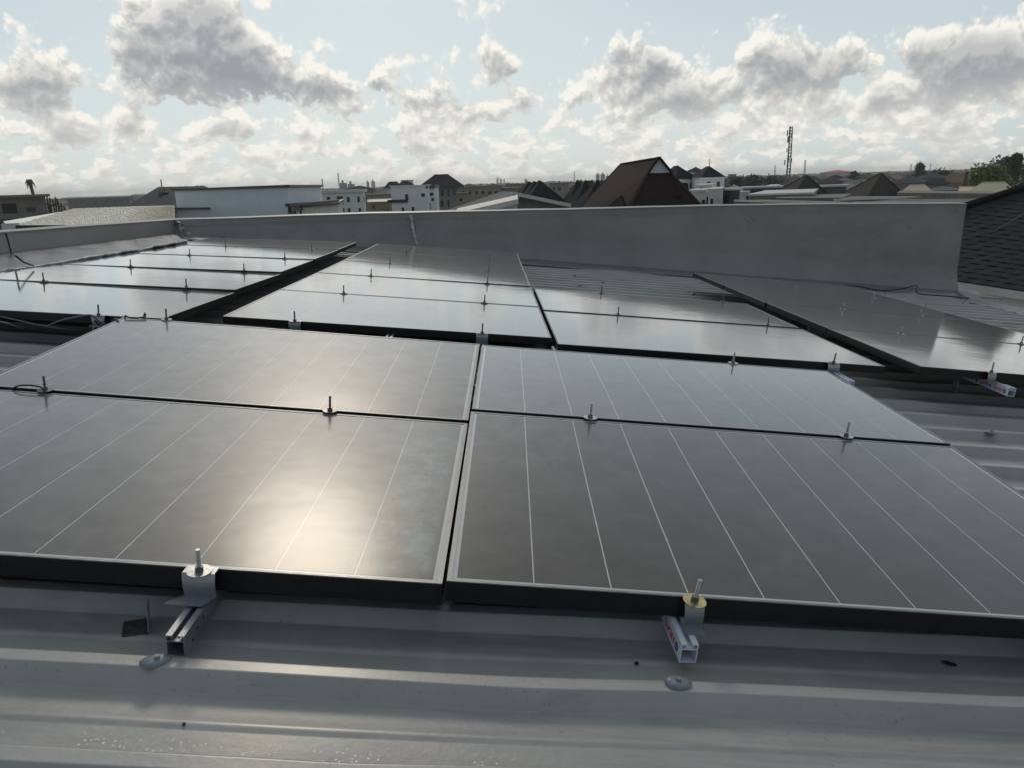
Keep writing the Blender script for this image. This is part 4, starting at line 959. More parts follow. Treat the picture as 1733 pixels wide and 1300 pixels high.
# 3 long low pale building, 4 grey roof with panels
building('warehouse', 'long pale grey windowless building left of the grey hipped roof', 'building', [(107, 70), (213, 68), (216, 90)], 336, 'greywall', 'flat', 'fascia', over=.1, roof_t=.15)
building('building', 'short pale block between the long building and the grey hipped roof', 'building', [(216, 72), (250, 72), (250, 90)], 332, 'white2', 'flat', 'fascia', over=.1, roof_t=.15)
def poly_roof(t, name, pts, m, thick=.12):
    b = MB(); b.slab(pts, thick); return apart(name, b, m, t)
def grey_hip():
    D = 36
    A = at(209, 351, 34); Rl = at(268, 315.5, 38); Rr_ = at(346, 314, 42); Br_ = at(372, 326, 40); Fr = at(330, 356, 31)
    t = absthing('house', 'house with broad grey hipped roof carrying black solar panels, behind the pale blue building', 'house', Vector((A.x, A.y, 0)))
    back_l = at(262, 330, 46); back_r = at(385, 330, 50)
    b = MB(); b.add([A, Fr, Br_, Rr_, Rl, back_l, back_r], [(0, 1, 4), (1, 2, 3, 4), (0, 4, 5), (4, 3, 6, 5), (3, 2, 6)]); apart('roof', b, M['r_dgrey'], t)
    b = MB(); b.prism([(p.x, p.y) for p in (A + Vector((.5, .3, 0)), Fr + Vector((0, .5, 0)), Br_ + Vector((-.5, 0, 0)), back_r + Vector((-1, -1, 0)), back_l + Vector((1, -1, 0)))], 0, [A.z - .1, Fr.z - .1, Br_.z - .1, back_r.z - .1, back_l.z - .1]); apart('wall', b, M['greywall'], t)
    # little dark panels on the front slope
    n = (Fr - A).cross(Rl - A).normalized(); n = n if n.z > 0 else -n
    n2 = (Br_ - Fr).cross(Rl - Fr).normalized(); n2 = n2 if n2.z > 0 else -n2
    def onp(u, v, p0, nn):
        d = MW @ Vector(((u - CX) / F, (v - CY) / F, 1)); return C0 + d * ((p0 - C0).dot(nn) / d.dot(nn)) + nn * .12
    for q in (((272, 316.5), (279, 316.5), (276, 326.5), (269, 326.5)), ((281, 316.5), (289, 316.5), (286, 326.5), (278, 326.5)), ((291, 317), (298, 316.6), (296, 320.5), (288, 321)), ((303, 316.2), (310, 316), (307, 320), (300, 320.2)), ((312, 315.6), (319, 315.4), (317, 319.5), (309, 320)),
              ((331, 314.6), (337, 314.4), (335, 319.5), (327, 319.8)), ((339, 314.4), (345, 314.4), (344, 319.2), (337, 319.5))):
        b = MB(); b.slab([onp(u, v, Fr, n2) for u, v in q], .12); apart('solar_panel', b, M['pvroof'], t)
    b = MB(); p = at(274, 316, 39); b.bar(p - Vector((0, 0, 1)), p + Vector((0, 0, 1.3)), .14); apart('aerial', b, M['steel_far'], t)
grey_hip()
def tan_roof():
    # near sunlit tan tile roof at left
    E0 = at(18, 384.5, 12.5); E1 = at(296, 384, 12.5 + .6); R0 = at(126, 354, 14.6); R1 = at(295, 348, 15.1); BL = at(5, 374, 17)
    t = absthing('house', 'house with low sunlit tan tiled roof just beyond the left parapet', 'house', Vector((E0.x, E0.y, 0)))
    n = (E1 - E0).cross(R0 - E0).normalized(); n = n if n.z > 0 else -n
    # rows of overlapping tiles: real geometry, too small to pick apart
    b = MB(); rows = 20; cols = 80
    for i in range(rows):
        f0, f1 = i / rows, (i + 1.12) / rows
        L0, L1 = E0.lerp(R0, f0), E0.lerp(R0, min(f1, 1)); Q0, Q1 = E1.lerp(R1, f0), E1.lerp(R1, min(f1, 1))
        for j in range(cols):
            s0, s1 = j / cols, (j + 1) / cols; sm = (s0 + s1) / 2
            a0, a1, am = L0.lerp(Q0, s0), L0.lerp(Q0, s1), L0.lerp(Q0, sm); c0, c1, cm = L1.lerp(Q1, s0), L1.lerp(Q1, s1), L1.lerp(Q1, sm)
            h = n * .07; j_ = n * random.uniform(0, .03)
            b.add([a0 + n * .03 + j_, am + h + n * .03 + j_, a1 + n * .03 + j_, c1 + j_, cm + h * .8 + j_, c0 + j_, a0, a1], [(0, 1, 4, 5), (1, 2, 3, 4), (6, 7, 2, 1, 0)])
    o = apart('roof_tiles', b, M['r_shiny'], t); o['kind'] = 'stuff'
    b = MB(); b.add([E0, E1, R1, R0, BL, at(295, 352, 28)], [(0, 1, 2, 3), (0, 3, 4), (3, 2, 5, 4)]); me = apart('roof', b, M['r_shiny'], t)
    b = MB(); b.bar(E0 + Vector((-.3, -.15, -.1)), E1 + Vector((0, -.15, -.1)), .2, .5); apart('fascia', b, M['trim'], t)
    b = MB(); b.box(-.3, .36, -.3, .3, -.36, .24); b.v = [tuple(Vector(v) + E0) for v in b.v]; apart('gutter_end', b, M['fascia'], t)
    b = MB(); b.prism([(E0.x + .5, E0.y + .5), (E1.x, E1.y + .5), (E1.x, E1.y + 9), (E0.x + .5, E0.y + 9)], 0, E0.z - .5); apart('wall', b, M['greywall'], t)
tan_roof()
# 6 pale blue modern building
building('building', 'pale blue windowless building with thin black roof edge right behind the parapet corner', 'building', [(292, 25), (484, 21.0), (542, 27)], 322.5, 'bluewhite', 'parapet', 'trim', over=.03,
         windows=[(297, 350.5, 356, 353, 'band')], side_windows=[(487, 346, 541, 348.5, 'band'), (488, 355, 493.5, 362.5), (494.5, 355, 501, 362.5)])
building('annex', 'low white annex with black fascia leaning on the pale blue building', 'building', [(505, 22.5), (568, 25.5), (576, 33)], 350.5, 'white2', 'parapet', 'trim', over=.12)
b = MB(); p0, p1 = at(486, 346.5, 20.7), at(571, 339.5, 26); b.bar(p0, p1, .4, .28); o = link('canopy_edge', b.mesh('canopy_edge', M['trim'])); tag(o, 'thin dark canopy edge rising to the right of the pale blue building', 'canopy')
# 7
building('building', 'low white flat roofed building with small dark windows right of the pale blue building', 'building', [(541, 46), (612, 46), (626, 58)], 326.5, 'white', 'flat', 'fascia', over=.25, roof_t=.2,
         windows=[(553, 333, 559, 340), (570, 332, 581, 346), (587, 333, 592, 341), (605, 332, 609, 341), (571, 352, 583, 358), (589, 352, 593, 358), (607, 352, 611, 358)], side_windows=[(615, 332, 617, 341), (620, 333, 622, 341)])
building('shed', 'tan shed with pale sheet roof between the two white buildings', 'shed', [(624, 50), (656, 50), (658, 62)], 341, 'tanwall', 'gable', 'fascia', rv=336, over=.4, windows=[(630, 347, 634, 352)])
building('house', 'tan house behind the shed between the white buildings', 'house', [(606, 82), (662, 84), (664, 100)], 330, 'tanwall', 'flat', 'greywall', over=.2, windows=[(628, 334, 631, 338), (645, 334, 649, 338)])
building('house', 'house with low black hipped roof peeping over the left white building', 'house', [(578, 110), (630, 110), (634, 124)], 321, 'greywall', 'hip', 'r_black', rv=313.5, over=.6)
building('house', 'small black pointed roof behind the middle white building, left one', 'house', [(652, 95), (676, 95), (680, 108)], 318, 'white2', 'hip', 'r_black', rv=306.5, over=.6, ridge=.3)
building('house', 'small black pointed roof behind the middle white building, right one', 'house', [(672, 98), (698, 98), (700, 112)], 315, 'white2', 'hip', 'r_black', rv=305, over=.6, ridge=.38)
building('building', 'white flat block with a pale parapet far behind the middle white building', 'building', [(678, 160), (699, 160), (699, 180)], 305, 'white2', 'flat', 'white2', over=0.1)
# 9
building('building', 'white modern building with black L shaped window band, middle of the skyline', 'building', [(660, 43), (723, 42), (742, 52)], 315.5, 'white', 'parapet', 'white', over=.02,
         windows=[(657, 337.5, 690, 342, 'band'), (687, 328, 691, 338, 'band'), (713, 327, 719, 331.5), (680, 351, 684, 358), (697, 350, 701, 357), (721, 314, 724, 318)], side_windows=[(727, 326, 732, 330), (729, 335, 733, 339), (727, 343, 730, 356), (735, 321, 739, 328), (735, 336, 739, 350)])
building('stair_tower', 'narrow black topped stair tower at the right side of the modern white building', 'building', [(721, 43.0), (737, 43.6), (741, 47)], 318.5, 'white', 'flat', 'trim', over=.15, roof_t=.25, windows=[(728, 326, 733, 330), (730, 335, 734, 339)])
# 10
building('house', 'two storey grey house with large black hipped roof and paired windows', 'house', [(718, 64), (774, 64), (778, 78)], 315.5, 'greywall', 'hip', 'r_black', rv=295, over=.9, ridge=.34, fas='trim',
         windows=[(746, 321, 751, 331), (757, 320, 761, 331), (767, 320, 771, 330), (746, 339, 751, 349), (757, 338, 761, 349), (742, 341, 744.5, 350)])
# 11 tan blocks
for (a, c, v, D, lab, w) in ((772, 790, 330, 58, 'narrow tan block beside the grey two storey house', 'tanwall'), (776, 846, 318, 92, 'wide tan unfinished block left of the tan tower', 'tanwall'), (843, 905, 320, 96, 'tan building behind the gable roof peak', 'tanwall'),
                             (856, 893, 313, 130, 'upper tan block left of the black striped roofs', 'tanwall'), (930, 962, 311.5, 105, 'tan block between the black striped roofs', 'tanwall'), (938, 952, 312, 85, 'low grey wall block between the black roofs', 'greywall')):
    wn = []
    for uu in np.arange(a + 6, c - 7, 11): wn.append((uu, v + 5, uu + 5, v + 9.5))
    building('building', lab, 'building', [(a, D), (c, D), (c + 1, D + 14)], v, w, 'flat', 'concrete', over=.15, roof_t=.25, windows=wn)
building('house', 'low dark hipped roof left of the tan tower', 'house', [(782, 130), (806, 130), (808, 146)], 317, 'tanwall', 'hip', 'r_dgrey', rv=310, over=.8)
building('house', 'dark hipped roof directly behind the tan blocks', 'house', [(824, 118), (846, 118), (848, 134)], 315.5, 'tanwall', 'hip', 'r_black', rv=310.5, over=.8)
# 12 near gable with white barge boards
def gable_near():
    pk = at(870, 324, 19); L_ = at(782, 351.5, 19); L2 = at(742, 367, 19); R_ = at(966, 344, 19); 
    t = absthing('house', 'low pale gabled house with white barge boards just behind the parapet', 'house', Vector((pk.x, pk.y, 0)))
    back = Vector((-1, 9, 0))
    b = MB(); b.slab([L2, pk, pk + back, L2 + back], .12); b.slab([pk, R_, R_ + back, pk + back], .12); apart('roof', b, M['r_grey'], t)
    b = MB(); dn = Vector((0, -.15, -.15)); b.bar(L2 + dn, pk + dn, .15, .3); b.bar(pk + dn, R_ + dn, .15, .3); apart('barge_board', b, M['fascia'], t)
    b = MB(); o = Vector((0, .9, -.2)); b.add([L2 + o, pk + o, R_ + o + Vector((-.3, 0, 0)), Vector((R_.x - .3, R_.y + .9, 0)), Vector((L2.x, L2.y + .9, 0))], [(0, 1, 2, 3, 4)]); b.add([R_ + o + Vector((-.3, 0, 0)), R_ + o + back + Vector((-.3, 0, 0)), Vector((R_.x - .3, R_.y + 9, 0)), Vector((R_.x - .3, R_.y + .9, 0))], [(0, 1, 2, 3)]); apart('wall', b, M['greywall'], t)
    # lower lean-to
    p2 = at(877, 337, 17.3); l2 = at(770, 361, 17.3); b = MB(); b.slab([l2, p2, p2 + Vector((0, 3.6, .3)), l2 + Vector((0, 3.6, .3))], .2); b.bar(l2 + dn, p2 + dn, .15, .4); b.bar(p2 + Vector((-.25, 0, 0)), Vector((p2.x - .25, p2.y, 3)), .2, .2); apart('lean_to_roof', b, M['fascia'], t)
    b = MB(); b.add([l2 + Vector((0, .3, -.1)), p2 + Vector((-.1, .3, -.1)), Vector((p2.x - .1, p2.y + .3, 0)), Vector((l2.x, l2.y + .3, 0))], [(0, 1, 2, 3)]); apart('lean_to_wall', b, M['bluewhite'], t)
gable_near()
# generic steep slope house given roof vertices (px)
def steep(label, apex_f, apex_b, el, ec, er, m, name='house', drop=2.0, ribs=0, wallm='white2', group=None, backr=None):
    """apex_f/apex_b: (u,v,D) ridge ends near/far; el, ec, er: (u,v,D) eave points left-back, front corner, right"""
    cz = lambda p, c: at(p[0], p[1], apex_f[2] + (p[2] - apex_f[2]) * c)
    AF, AB = at(*apex_f), cz(apex_b, .7); L_, C_, R_ = cz(el, .36), cz(ec, .36), cz(er, .36)
    t = absthing(name, label, 'house', Vector((C_.x, C_.y, 0)), group)
    BR = L_ + (R_ - C_) if backr is None else at(*backr)
    b = MB()
    if (AF - AB).length < .01: b.add([L_, C_, R_, AF, BR], [(0, 1, 3), (1, 2, 3), (2, 4, 3), (4, 0, 3)])
    else: b.add([L_, C_, R_, AF, AB, BR], [(0, 1, 3, 4), (1, 2, 3), (2, 5, 4, 3), (5, 0, 4)])
    apart('roof', b, M[m], t)
    for p, q in ((C_, AF), (R_, AF), (L_, AB)):
        b = MB(); b.bar(p + Vector((0, 0, .05)), q + Vector((0, 0, .05)), .3, .12); apart('ridge_cap', b, M[m], t)
    b = MB(); cc = (L_ + C_ + R_ + BR) / 4
    pts = [p.lerp(Vector((cc.x, cc.y, p.z)), .1) for p in (L_, C_, R_, BR)]
    zz = min(p.z for p in pts)
    b.prism([(p.x, p.y) for p in pts], 0, [p.z - .03 for p in pts]); apart('wall', b, M[wallm], t)
    return t
# 13 three small striped black roofs beside the gable
for i, (ax, av, lx, lv, cx_, cv, rx, rv_, D) in enumerate(((896, 307, 872, 330, 880, 333, 930, 331, 41), (905, 307, 880, 331, 889, 335, 944, 334, 39.5), (914, 305.5, 888, 332, 897, 337, 957, 340, 38))):
    steep('black steep hipped roof, %s of the three stacked before the tan block' % ('leftmost', 'middle', 'rightmost')[i], (ax, av, D + 2), (ax - 2, av, D + 4.5), (lx, lv, D + 5), (cx_, cv, D), (rx, rv_, D + 1), 'r_black', wallm='greywall', group='three small steep black roofs')
for i, (ax, ar, lx, lv, cx_, cv, rx, rv_, D) in enumerate(((977, 984, 948, 343, 962, 351, 1010, 350, 40), (991, 1003, 957, 345, 972, 354, 1022, 352, 37), (1011, 1020, 968, 347, 984, 358, 1036, 356, 34), (1024, 1032, 990, 345, 1004, 356, 1060, 352, 31.5))):
    steep('dark grey ribbed steep roof, %s in the row left of the brown roof' % ('first', 'second', 'third', 'last')[i], (ax, 304.5 + i * .3, D + 2), (ar, 304 + i * .2, D + 5), (lx, lv, D + 6), (cx_, cv, D), (rx, rv_, D + .5), 'r_black', wallm='white2', group='row of dark steep roofs')
# 15 big brown roof with white gablet
def brown():
    PK = at(1114.5, 266, 20.5); PB = at(1051.5, 276.5, 26.5); GL = at(1097.5, 292.3, 20.5); GR = at(1134, 291.5, 20.5)
    t = absthing('house', 'large steep brown hipped roof with a pale triangular gable at its top', 'house', Vector((PK.x, PK.y, 0)))
    HL = at(1064, 352, 19.4); HR = at(1190, 351, 19.4)
    # extend hips below
    HLb = GL + (HL - GL) * 1.9; HRb = GR + (HR - GR) * 1.9
    LB = at(981, 352, 25.6); LBb = PB + (LB - PB) * 1.75
    RB = HRb + (PB - PK) * 1.0
    b = MB(); b.add([HLb, GL, PK, PB, LBb], [(0, 1, 2, 3, 4)]); b2 = MB()
    b.add([HLb, HRb, GR, GL], [(0, 1, 2, 3)]); b.add([PK, GR, HRb, RB, PB], [(0, 1, 2, 3, 4)]); b.add([PB, RB, LBb], [(0, 1, 2)])
    apart('roof', b, M['r_brown'], t)
    b = MB(); b.slab([GL + Vector((0, -.02, .0)), GR + Vector((0, -.02, .0)), PK + Vector((0, -.02, -.05))], .05, Vector((0, 1, 0))); apart('gable_panel', b, M['bluewhite'], t)
    b = MB()
    b.bar(GL + Vector((-.1, -.25, 0)), PK + Vector((0, -.25, .04)), .25, .2); b.bar(PK + Vector((0, -.25, .04)), GR + Vector((.1, -.25, 0)), .25, .2); apart('gable_trim', b, M['r_brown'], t)
    for p, q in ((PK, PB), (GL, HLb), (GR, HRb), (PB, LBb)):
        b = MB(); b.bar(p, q, .3, .12); apart('ridge_cap', b, M['r_brown'], t)
    # side dormer hip on the right, and a low cross hip on the left slope
    a = at(1150, 308, 20.1); c = at(1164, 309, 20.6); d = at(1168, 333, 20.4); e = at(1152, 330, 19.6); b = MB(); b.add([a, c, d, e, a + Vector((-3.2, 1.0, -2.4)), c + Vector((-4, 4, -4))], [(0, 3, 2, 1), (0, 4, 3), (0, 1, 5, 4), (1, 2, 5)]); apart('dormer_roof', b, M['r_brown'], t)
    a = at(1050, 330, 20.0); bb_ = at(1022, 354, 19.7); cc_ = at(1062, 366, 19.0); dd_ = at(1055, 332, 20.3); b = MB(); b.add([a, bb_, cc_, dd_], [(0, 1, 2, 3), ]); b.add([a, dd_, at(1060, 352, 20)], [(0, 1, 2)])
    apart('cross_hip', b, M['r_brown'], t)
    b = MB(); z0 = min(HLb.z, HRb.z, LBb.z, RB.z) + .05; cc = (HLb + HRb + LBb + RB) / 4
    pts = [p.lerp(cc, .12) for p in (HLb, HRb, RB, LBb)]; b.prism([(p.x, p.y) for p in pts], 0, z0); apart('wall', b, M['white2'], t)
brown()
# 16 white villas with black hipped roofs
steep('white villa with black hipped roof directly right of the brown roof', (1146, 280, 52), (1142, 280, 55), (1120, 297, 58), (1147, 303, 49), (1181, 301, 53), 'r_black', wallm='white', group=None)
building('building', 'white wall block with one dark window under the first villa roof', 'building', [(1140, 50.5), (1179, 52.5), (1180, 60)], 303, 'white', None, None, windows=[(1167.5, 309, 1171.5, 317)])
steep('white villa with second black hipped roof and its thin aerial', (1200, 281, 50), (1197, 281, 53), (1168, 298, 56), (1187, 300.5, 46.5), (1227, 298.5, 49), 'r_black', wallm='white')
building('building', 'white two window wall block under the second villa roof', 'building', [(1184, 47.5), (1224, 49.2), (1226, 56)], 300, 'white', None, None, windows=[(1197, 307, 1201.5, 316), (1213.5, 307, 1218, 315.5)])
building('building', 'dark roofed wing joining the two white villas', 'building', [(1163, 58), (1190, 58), (1192, 66)], 291, 'white', 'hip', 'r_black', rv=282.5, over=.5)
b = MB(); p = at(1200.5, 281, 51); b.bar(p, p + Vector((0, 0, 1.6)), .12); o = link('aerial', b.mesh('aerial', M['steel_far'])); tag(o, 'thin aerial on the peak of the second villa roof', 'aerial')
building('building', 'stepped white terrace block right of the brown roof with a dark doorway', 'building', [(1169, 36), (1200, 36), (1203, 42)], 324.5, 'white', 'flat', 'fascia', over=.2, roof_t=.12, windows=[(1188, 338, 1193, 347), (1196, 333, 1200, 346)])
building('building', 'white cube building beside the grey wall block', 'building', [(1200, 34), (1224, 34), (1226, 40)], 322, 'white2', 'flat', 'fascia', over=.05, roof_t=.1, windows=[(1203, 336, 1206, 346)])
building('building', 'white balcony storey between the terrace block and the grey block', 'building', [(1178, 41), (1208, 41), (1210, 48)], 314.5, 'white', 'flat', 'fascia', over=.15, roof_t=.1, windows=[(1184, 317, 1188, 322)])
building('building', 'dark grey block with thin pale sloping roof slab right of the white cube', 'building', [(1224, 37), (1253, 36), (1256, 46)], 321.5, 'darkwall', 'flat', 'fascia', over=.35, roof_t=.12, windows=[(1226, 331, 1233, 345)])
building('house', 'small white gabled house top behind the dark grey block', 'house', [(1231, 75), (1254, 75), (1256, 86)], 319.5, 'white', 'gable_side', 'fascia', rv=312.5, over=.4)
building('house', 'blue grey hipped roof behind the small white gable', 'house', [(1222, 100), (1254, 100), (1256, 118)], 314, 'greywall', 'hip', 'r_dgrey', rv=305, over=.9)
building('building', 'grey unfinished tower block with open floors right of the villas', 'building', [(1232, 170), (1246, 170), (1246, 184)], 295, 'greywall', 'flat', 'concrete', over=.3, windows=[(1234, 299, 1238, 302), (1240, 299, 1244, 302)])
# 19 concrete frame
t = building('building', 'low tan building with white posts and dark open bays, left of the first pyramid roof', 'building', [(1258, 44), (1322, 44), (1324, 56)], 318.5, 'tanwall', 'flat', 'fascia', over=.25, roof_t=.12,
             windows=[(1272, 320.5, 1291, 328, 'opening'), (1294, 320.5, 1311, 328, 'opening'), (1266, 330, 1270, 337), (1312, 320.5, 1320, 328, 'opening')])
building('building', 'white cube with one small window at the left end of the tan building', 'building', [(1254, 42), (1270, 42), (1272, 50)], 326, 'white2', 'flat', 'fascia', over=.08, roof_t=.1, windows=[(1263, 331, 1267, 337)])
# 20 pyramids
steep('brown and black pyramid roof nearest the lattice mast', (1365, 296, 41), (1364.9, 296, 41.02), (1298, 332, 45), (1337, 337, 36), (1408, 334, 42), 'r_brgrey', wallm='greywall')
steep('brown and black pyramid roof, right one of the matching pair', (1491, 293, 41), (1490.9, 293, 41.02), (1416, 331, 45), (1467, 334, 36), (1531, 328.5, 42), 'r_brgrey', wallm='greywall')
building('building', 'flat dark roof block between the two pyramid roofs', 'building', [(1392, 50), (1434, 50), (1434, 60)], 316, 'darkwall', 'flat', 'fascia', over=.3, roof_t=.15)
building('building', 'flat dark roof block left of the first pyramid roof', 'building', [(1299, 52), (1318, 52), (1318, 60)], 317, 'darkwall', 'flat', 'fascia', over=.3, roof_t=.15)
# 26 flat roofs right behind the wall
def slabroof(label, pts, D0, th, m='fascia', wallm='greywall', edge=False):
    P = [at(u, v, D) for (u, v, D) in pts]; c = sum(P, Vector()) / len(P)
    t = absthing('building', label, 'building', Vector((c.x, c.y, 0)))
    b = MB(); b.slab(P, th); apart('roof_slab', b, M[m], t)
    if edge:
        b = MB(); b.bar(P[0] + Vector((0, -.1, .03)), P[1] + Vector((0, -.1, .03)), .14, .14); apart('edge_trim', b, M['fascia'], t)
    b = MB(); pts2 = [p.lerp(Vector((c.x, c.y, p.z)), .06) for p in P]; b.prism([(p.x, p.y) for p in pts2], 0, [p.z - th - .002 for p in pts2]); apart('wall', b, M[wallm], t)
    return t
slabroof('pale flat roof slab with thick edge just beyond the middle of the back wall', [(1242, 339.5, 16), (1400, 344, 14.6), (1450, 341, 16.5), (1290, 337, 18)], 0, .2, 'concrete', edge=True)
slabroof('grey concrete roof ledge in front of the first pyramid roof', [(1312, 334, 24), (1425, 334, 24), (1440, 327, 31), (1318, 329.5, 31)], 0, .6, 'concrete')
slabroof('long pale flat roof in front of the second pyramid roof', [(1410, 338.5, 18), (1530, 334.5, 20), (1560, 331, 24), (1440, 331.5, 24)], 0, .25, 'concrete', edge=True)
slabroof('wide low pale roof sheet right behind the wall end', [(1442, 343, 15.5), (1660, 342, 14.5), (1700, 335, 18), (1510, 336.5, 19)], 0, .15, 'r_grey', edge=True)
slabroof('tan parapeted flat roof before the beige tiled houses', [(1518, 325.5, 34), (1700, 327, 32), (1712, 323.5, 42), (1524, 321.5, 42)], 0, 1.2, 'concrete', 'tanwall')
t = building('building', 'low tan wall with recessed dark strip behind the wall top', 'building', [(1270, 26), (1380, 26), (1384, 32)], 331, 'tanwall', 'flat', 'fascia', over=.1, roof_t=.08, windows=[(1312, 335, 1343, 339, 'opening'), (1360, 334, 1378, 339, 'opening')])
# beige houses
building('house', 'beige tiled hipped roof house left of the yellow green tree', 'house', [(1536, 60), (1570, 60), (1576, 72)], 323.5, 'white2', 'hip', 'r_tan', rv=312, over=.7, ridge=.25, fas='fascia')
building('house', 'long grey flat roofed house beside the beige roof', 'house', [(1572, 66), (1622, 66), (1626, 80)], 322, 'greywall', 'hip', 'r_grey', rv=314.5, over=.6)
building('house', 'large beige tiled roof house below the trees at the right', 'house', [(1650, 50), (1712, 50), (1722, 66)], 325, 'white2', 'hip', 'r_tan', rv=307.5, over=.8, ridge=.28, fas='fascia')
building('house', 'beige gable sliver left of the large beige tiled roof', 'house', [(1628, 56), (1650, 54), (1656, 66)], 325, 'white2', 'gable', 'r_tan', rv=315.5, over=.5)
building('house', 'house with black hipped roof in the middle of the right neighbourhood', 'house', [(1562, 92), (1606, 92), (1612, 110)], 311.5, 'greywall', 'hip', 'r_black', rv=300.5, over=1.0)
building('house', 'brown and black hipped roof beside the central black roof', 'house', [(1600, 110), (1628, 110), (1632, 124)], 309, 'tanwall', 'hip', 'r_rust', rv=299, over=1.0)
building('house', 'broad dark slate hipped roof behind the second pyramid', 'house', [(1512, 110), (1560, 110), (1566, 130)], 310, 'greywall', 'hip', 'r_dgrey', rv=296, over=1.2)
building('house', 'long dark roof right of the broad slate roof', 'house', [(1548, 150), (1600, 150), (1604, 170)], 302, 'greywall', 'hip', 'r_dgrey', rv=292, over=1.2)
building('house', 'tan gabled house with small dark window among the right roofs', 'house', [(1606, 140), (1640, 138), (1644, 152)], 306, 'tanwall', 'gable', 'r_rust', rv=294, over=.8, windows=[(1614, 309, 1618, 313)])
building('house', 'dark hipped roof between the two pyramids', 'house', [(1384, 110), (1424, 110), (1430, 128)], 309, 'greywall', 'hip', 'r_brgrey', rv=299, over=1.0)
building('house', 'pale low roof beyond the hipped roof between the pyramids', 'house', [(1412, 130), (1442, 130), (1446, 146)], 306, 'white2', 'hip', 'r_grey', rv=300, over=.8)
building('house', 'pale house roof right of the lattice mast foot', 'house', [(1378, 190), (1410, 190), (1414, 210)], 300.5, 'white2', 'hip', 'r_grey', rv=294, over=1)
building('hall', 'long red roofed hall on the horizon right of the mast', 'building', [(1386, 560), (1442, 560), (1446, 600)], 292.5, 'white2', 'hip', 'r_red', rv=287, over=3)
# black tiled roof to the right of the wall end, tile by tile
def black_tiles():
    E0 = at_near(1560, 465.5, 12.6); E1 = at_near(1733, 491.5, 11.4); e = (E1 - E0).normalized(); E1 = E0 + e * 7.0
    hz_ = Vector((-e.y, e.x, 0)).normalized(); hz_ = hz_ if hz_.y > 0 else -hz_
    up = (hz_ * math.cos(R(31)) + Vector((0, 0, 1)) * math.sin(R(31))); up = (up - e * up.dot(e)).normalized(); n = e.cross(up).normalized(); n = n if n.z > 0 else -n
    t = absthing('house', 'black tiled roof slope rising behind the right end of the wall', 'house', Vector((E0.x, E0.y, 0)))
    def uv(u, v):
        d = MW @ Vector(((u - CX) / F, (v - CY) / F, 1)); p = C0 + d * ((E0 - C0).dot(n) / d.dot(n)); q = p - E0; return q.dot(e), q.dot(up)
    h0 = uv(1636, 350); h1 = uv(1733, 319.5)
    def hip_t(s): return min(h0[1] + (h1[1] - h0[1]) * (s - h0[0]) / (h1[0] - h0[0]), h0[1] + (h1[1] - h0[1]) * (.66 - h0[0]) / (h1[0] - h0[0]) - 1.915 * max(0, s - .66))
    print('hip', h0, h1)
    base = MB(); S0 = -1.2; S1 = 6.5; SA = .66
    def Pt(s, q, o=0): return E0 + e * s + up * q + n * o
    sk = h0[0] - h0[1] * (h1[0] - h0[0]) / (h1[1] - h0[1])
    base.add([Pt(max(S0, sk), 0, -.06), Pt(2.25, 0, -.06), Pt(2.1, .12, -.06), Pt(SA, hip_t(SA), -.06), Pt(S0, max(0, hip_t(S0)), -.06)], [(0, 1, 2, 3, 4)])
    bo = apart('roof', base, M['r_black'], t)
    # one tile sheet: waved
    tw_, th_ = .27, .125
    tb = MB(); nx = 6; vs = []; fs = []
    for i in range(nx + 1):
        x = tw_ * i / nx; w = .004 * math.sin(2 * math.pi * i / nx)
        vs += [(x, -.010, .012 + w), (x, -.015, .001 + w), (x, th_ + .012, .003 + w * .8)]
    for i in range(nx):
        a = i * 3; c = a + 3; fs += [(a, c, c + 2, a + 2), (a + 1, c + 1, c, a)]
    tb.add(vs, fs); tm = tb.mesh('roof_tile', M['r_tileblack'])
    org = ABS[t.name]; k = 0; cnt = 0
    q = 0
    while q < 4.2:
        s = -.25 + (.135 if k % 2 else 0)
        while s < 3.9:
            if 0 < q < hip_t(s + .2) - .1 or (q == 0 and hip_t(s + .2) > .1):
                if cnt < 290:
                    o = link('roof_tile', tm, bo, fm(Pt(s, q, random.uniform(0, .006)) - org, e, up, n) @ Matrix.Rotation(random.uniform(-.012, .012), 4, 'Z')); cnt += 1
            s += tw_
        q += th_; k += 1
    print('tiles', cnt)
    b = MB(); a0, a1 = Pt(-.6, hip_t(-.6), .05), Pt(SA, hip_t(SA), .05); b.tube([a0, a1], .055, 8); apart('hip_cap', b, M['r_black'], t)
    # far slope beyond the hip
    b = MB(); b.add([a0 + Vector((0, 0, -.05)), a1 + Vector((0, 0, -.05)), a1 + Vector((.8, 5, -3)), a0 + Vector((0, 5, -3))], [(0, 1, 2, 3)]); apart('far_slope', b, M['r_black'], t)
    b = MB(); b.bar(Pt(-1.2, -.03, -.07), Pt(2.3, -.03, -.07), .10, .12); apart('gutter', b, M['fascia'], t)
    b = MB(); lo = Vector((0, 0, -9)); b.add([Pt(-1.2, 0, -.1) + hz_ * .12, Pt(2.3, 0, -.1) + hz_ * .12, Pt(2.3, 0, -.1) + hz_ * .12 + lo, Pt(-1.2, 0, -.1) + hz_ * .12 + lo], [(0, 1, 2, 3)]); apart('wall', b, M['white'], t)
    # lightning wire over the tiles
    s0, q0 = uv(1682, 395); s1, q1 = uv(1745, 358); b = MB(); b.tube([Pt(s0 - .4, q0 - .3, .05), Pt(s0, q0, .05), Pt((s0 + s1) / 2, (q0 + q1) / 2 - .02, .06), Pt(s1, q1, .05)], .006, 6); apart('wire', b, M['cable_grey'], t)
black_tiles()

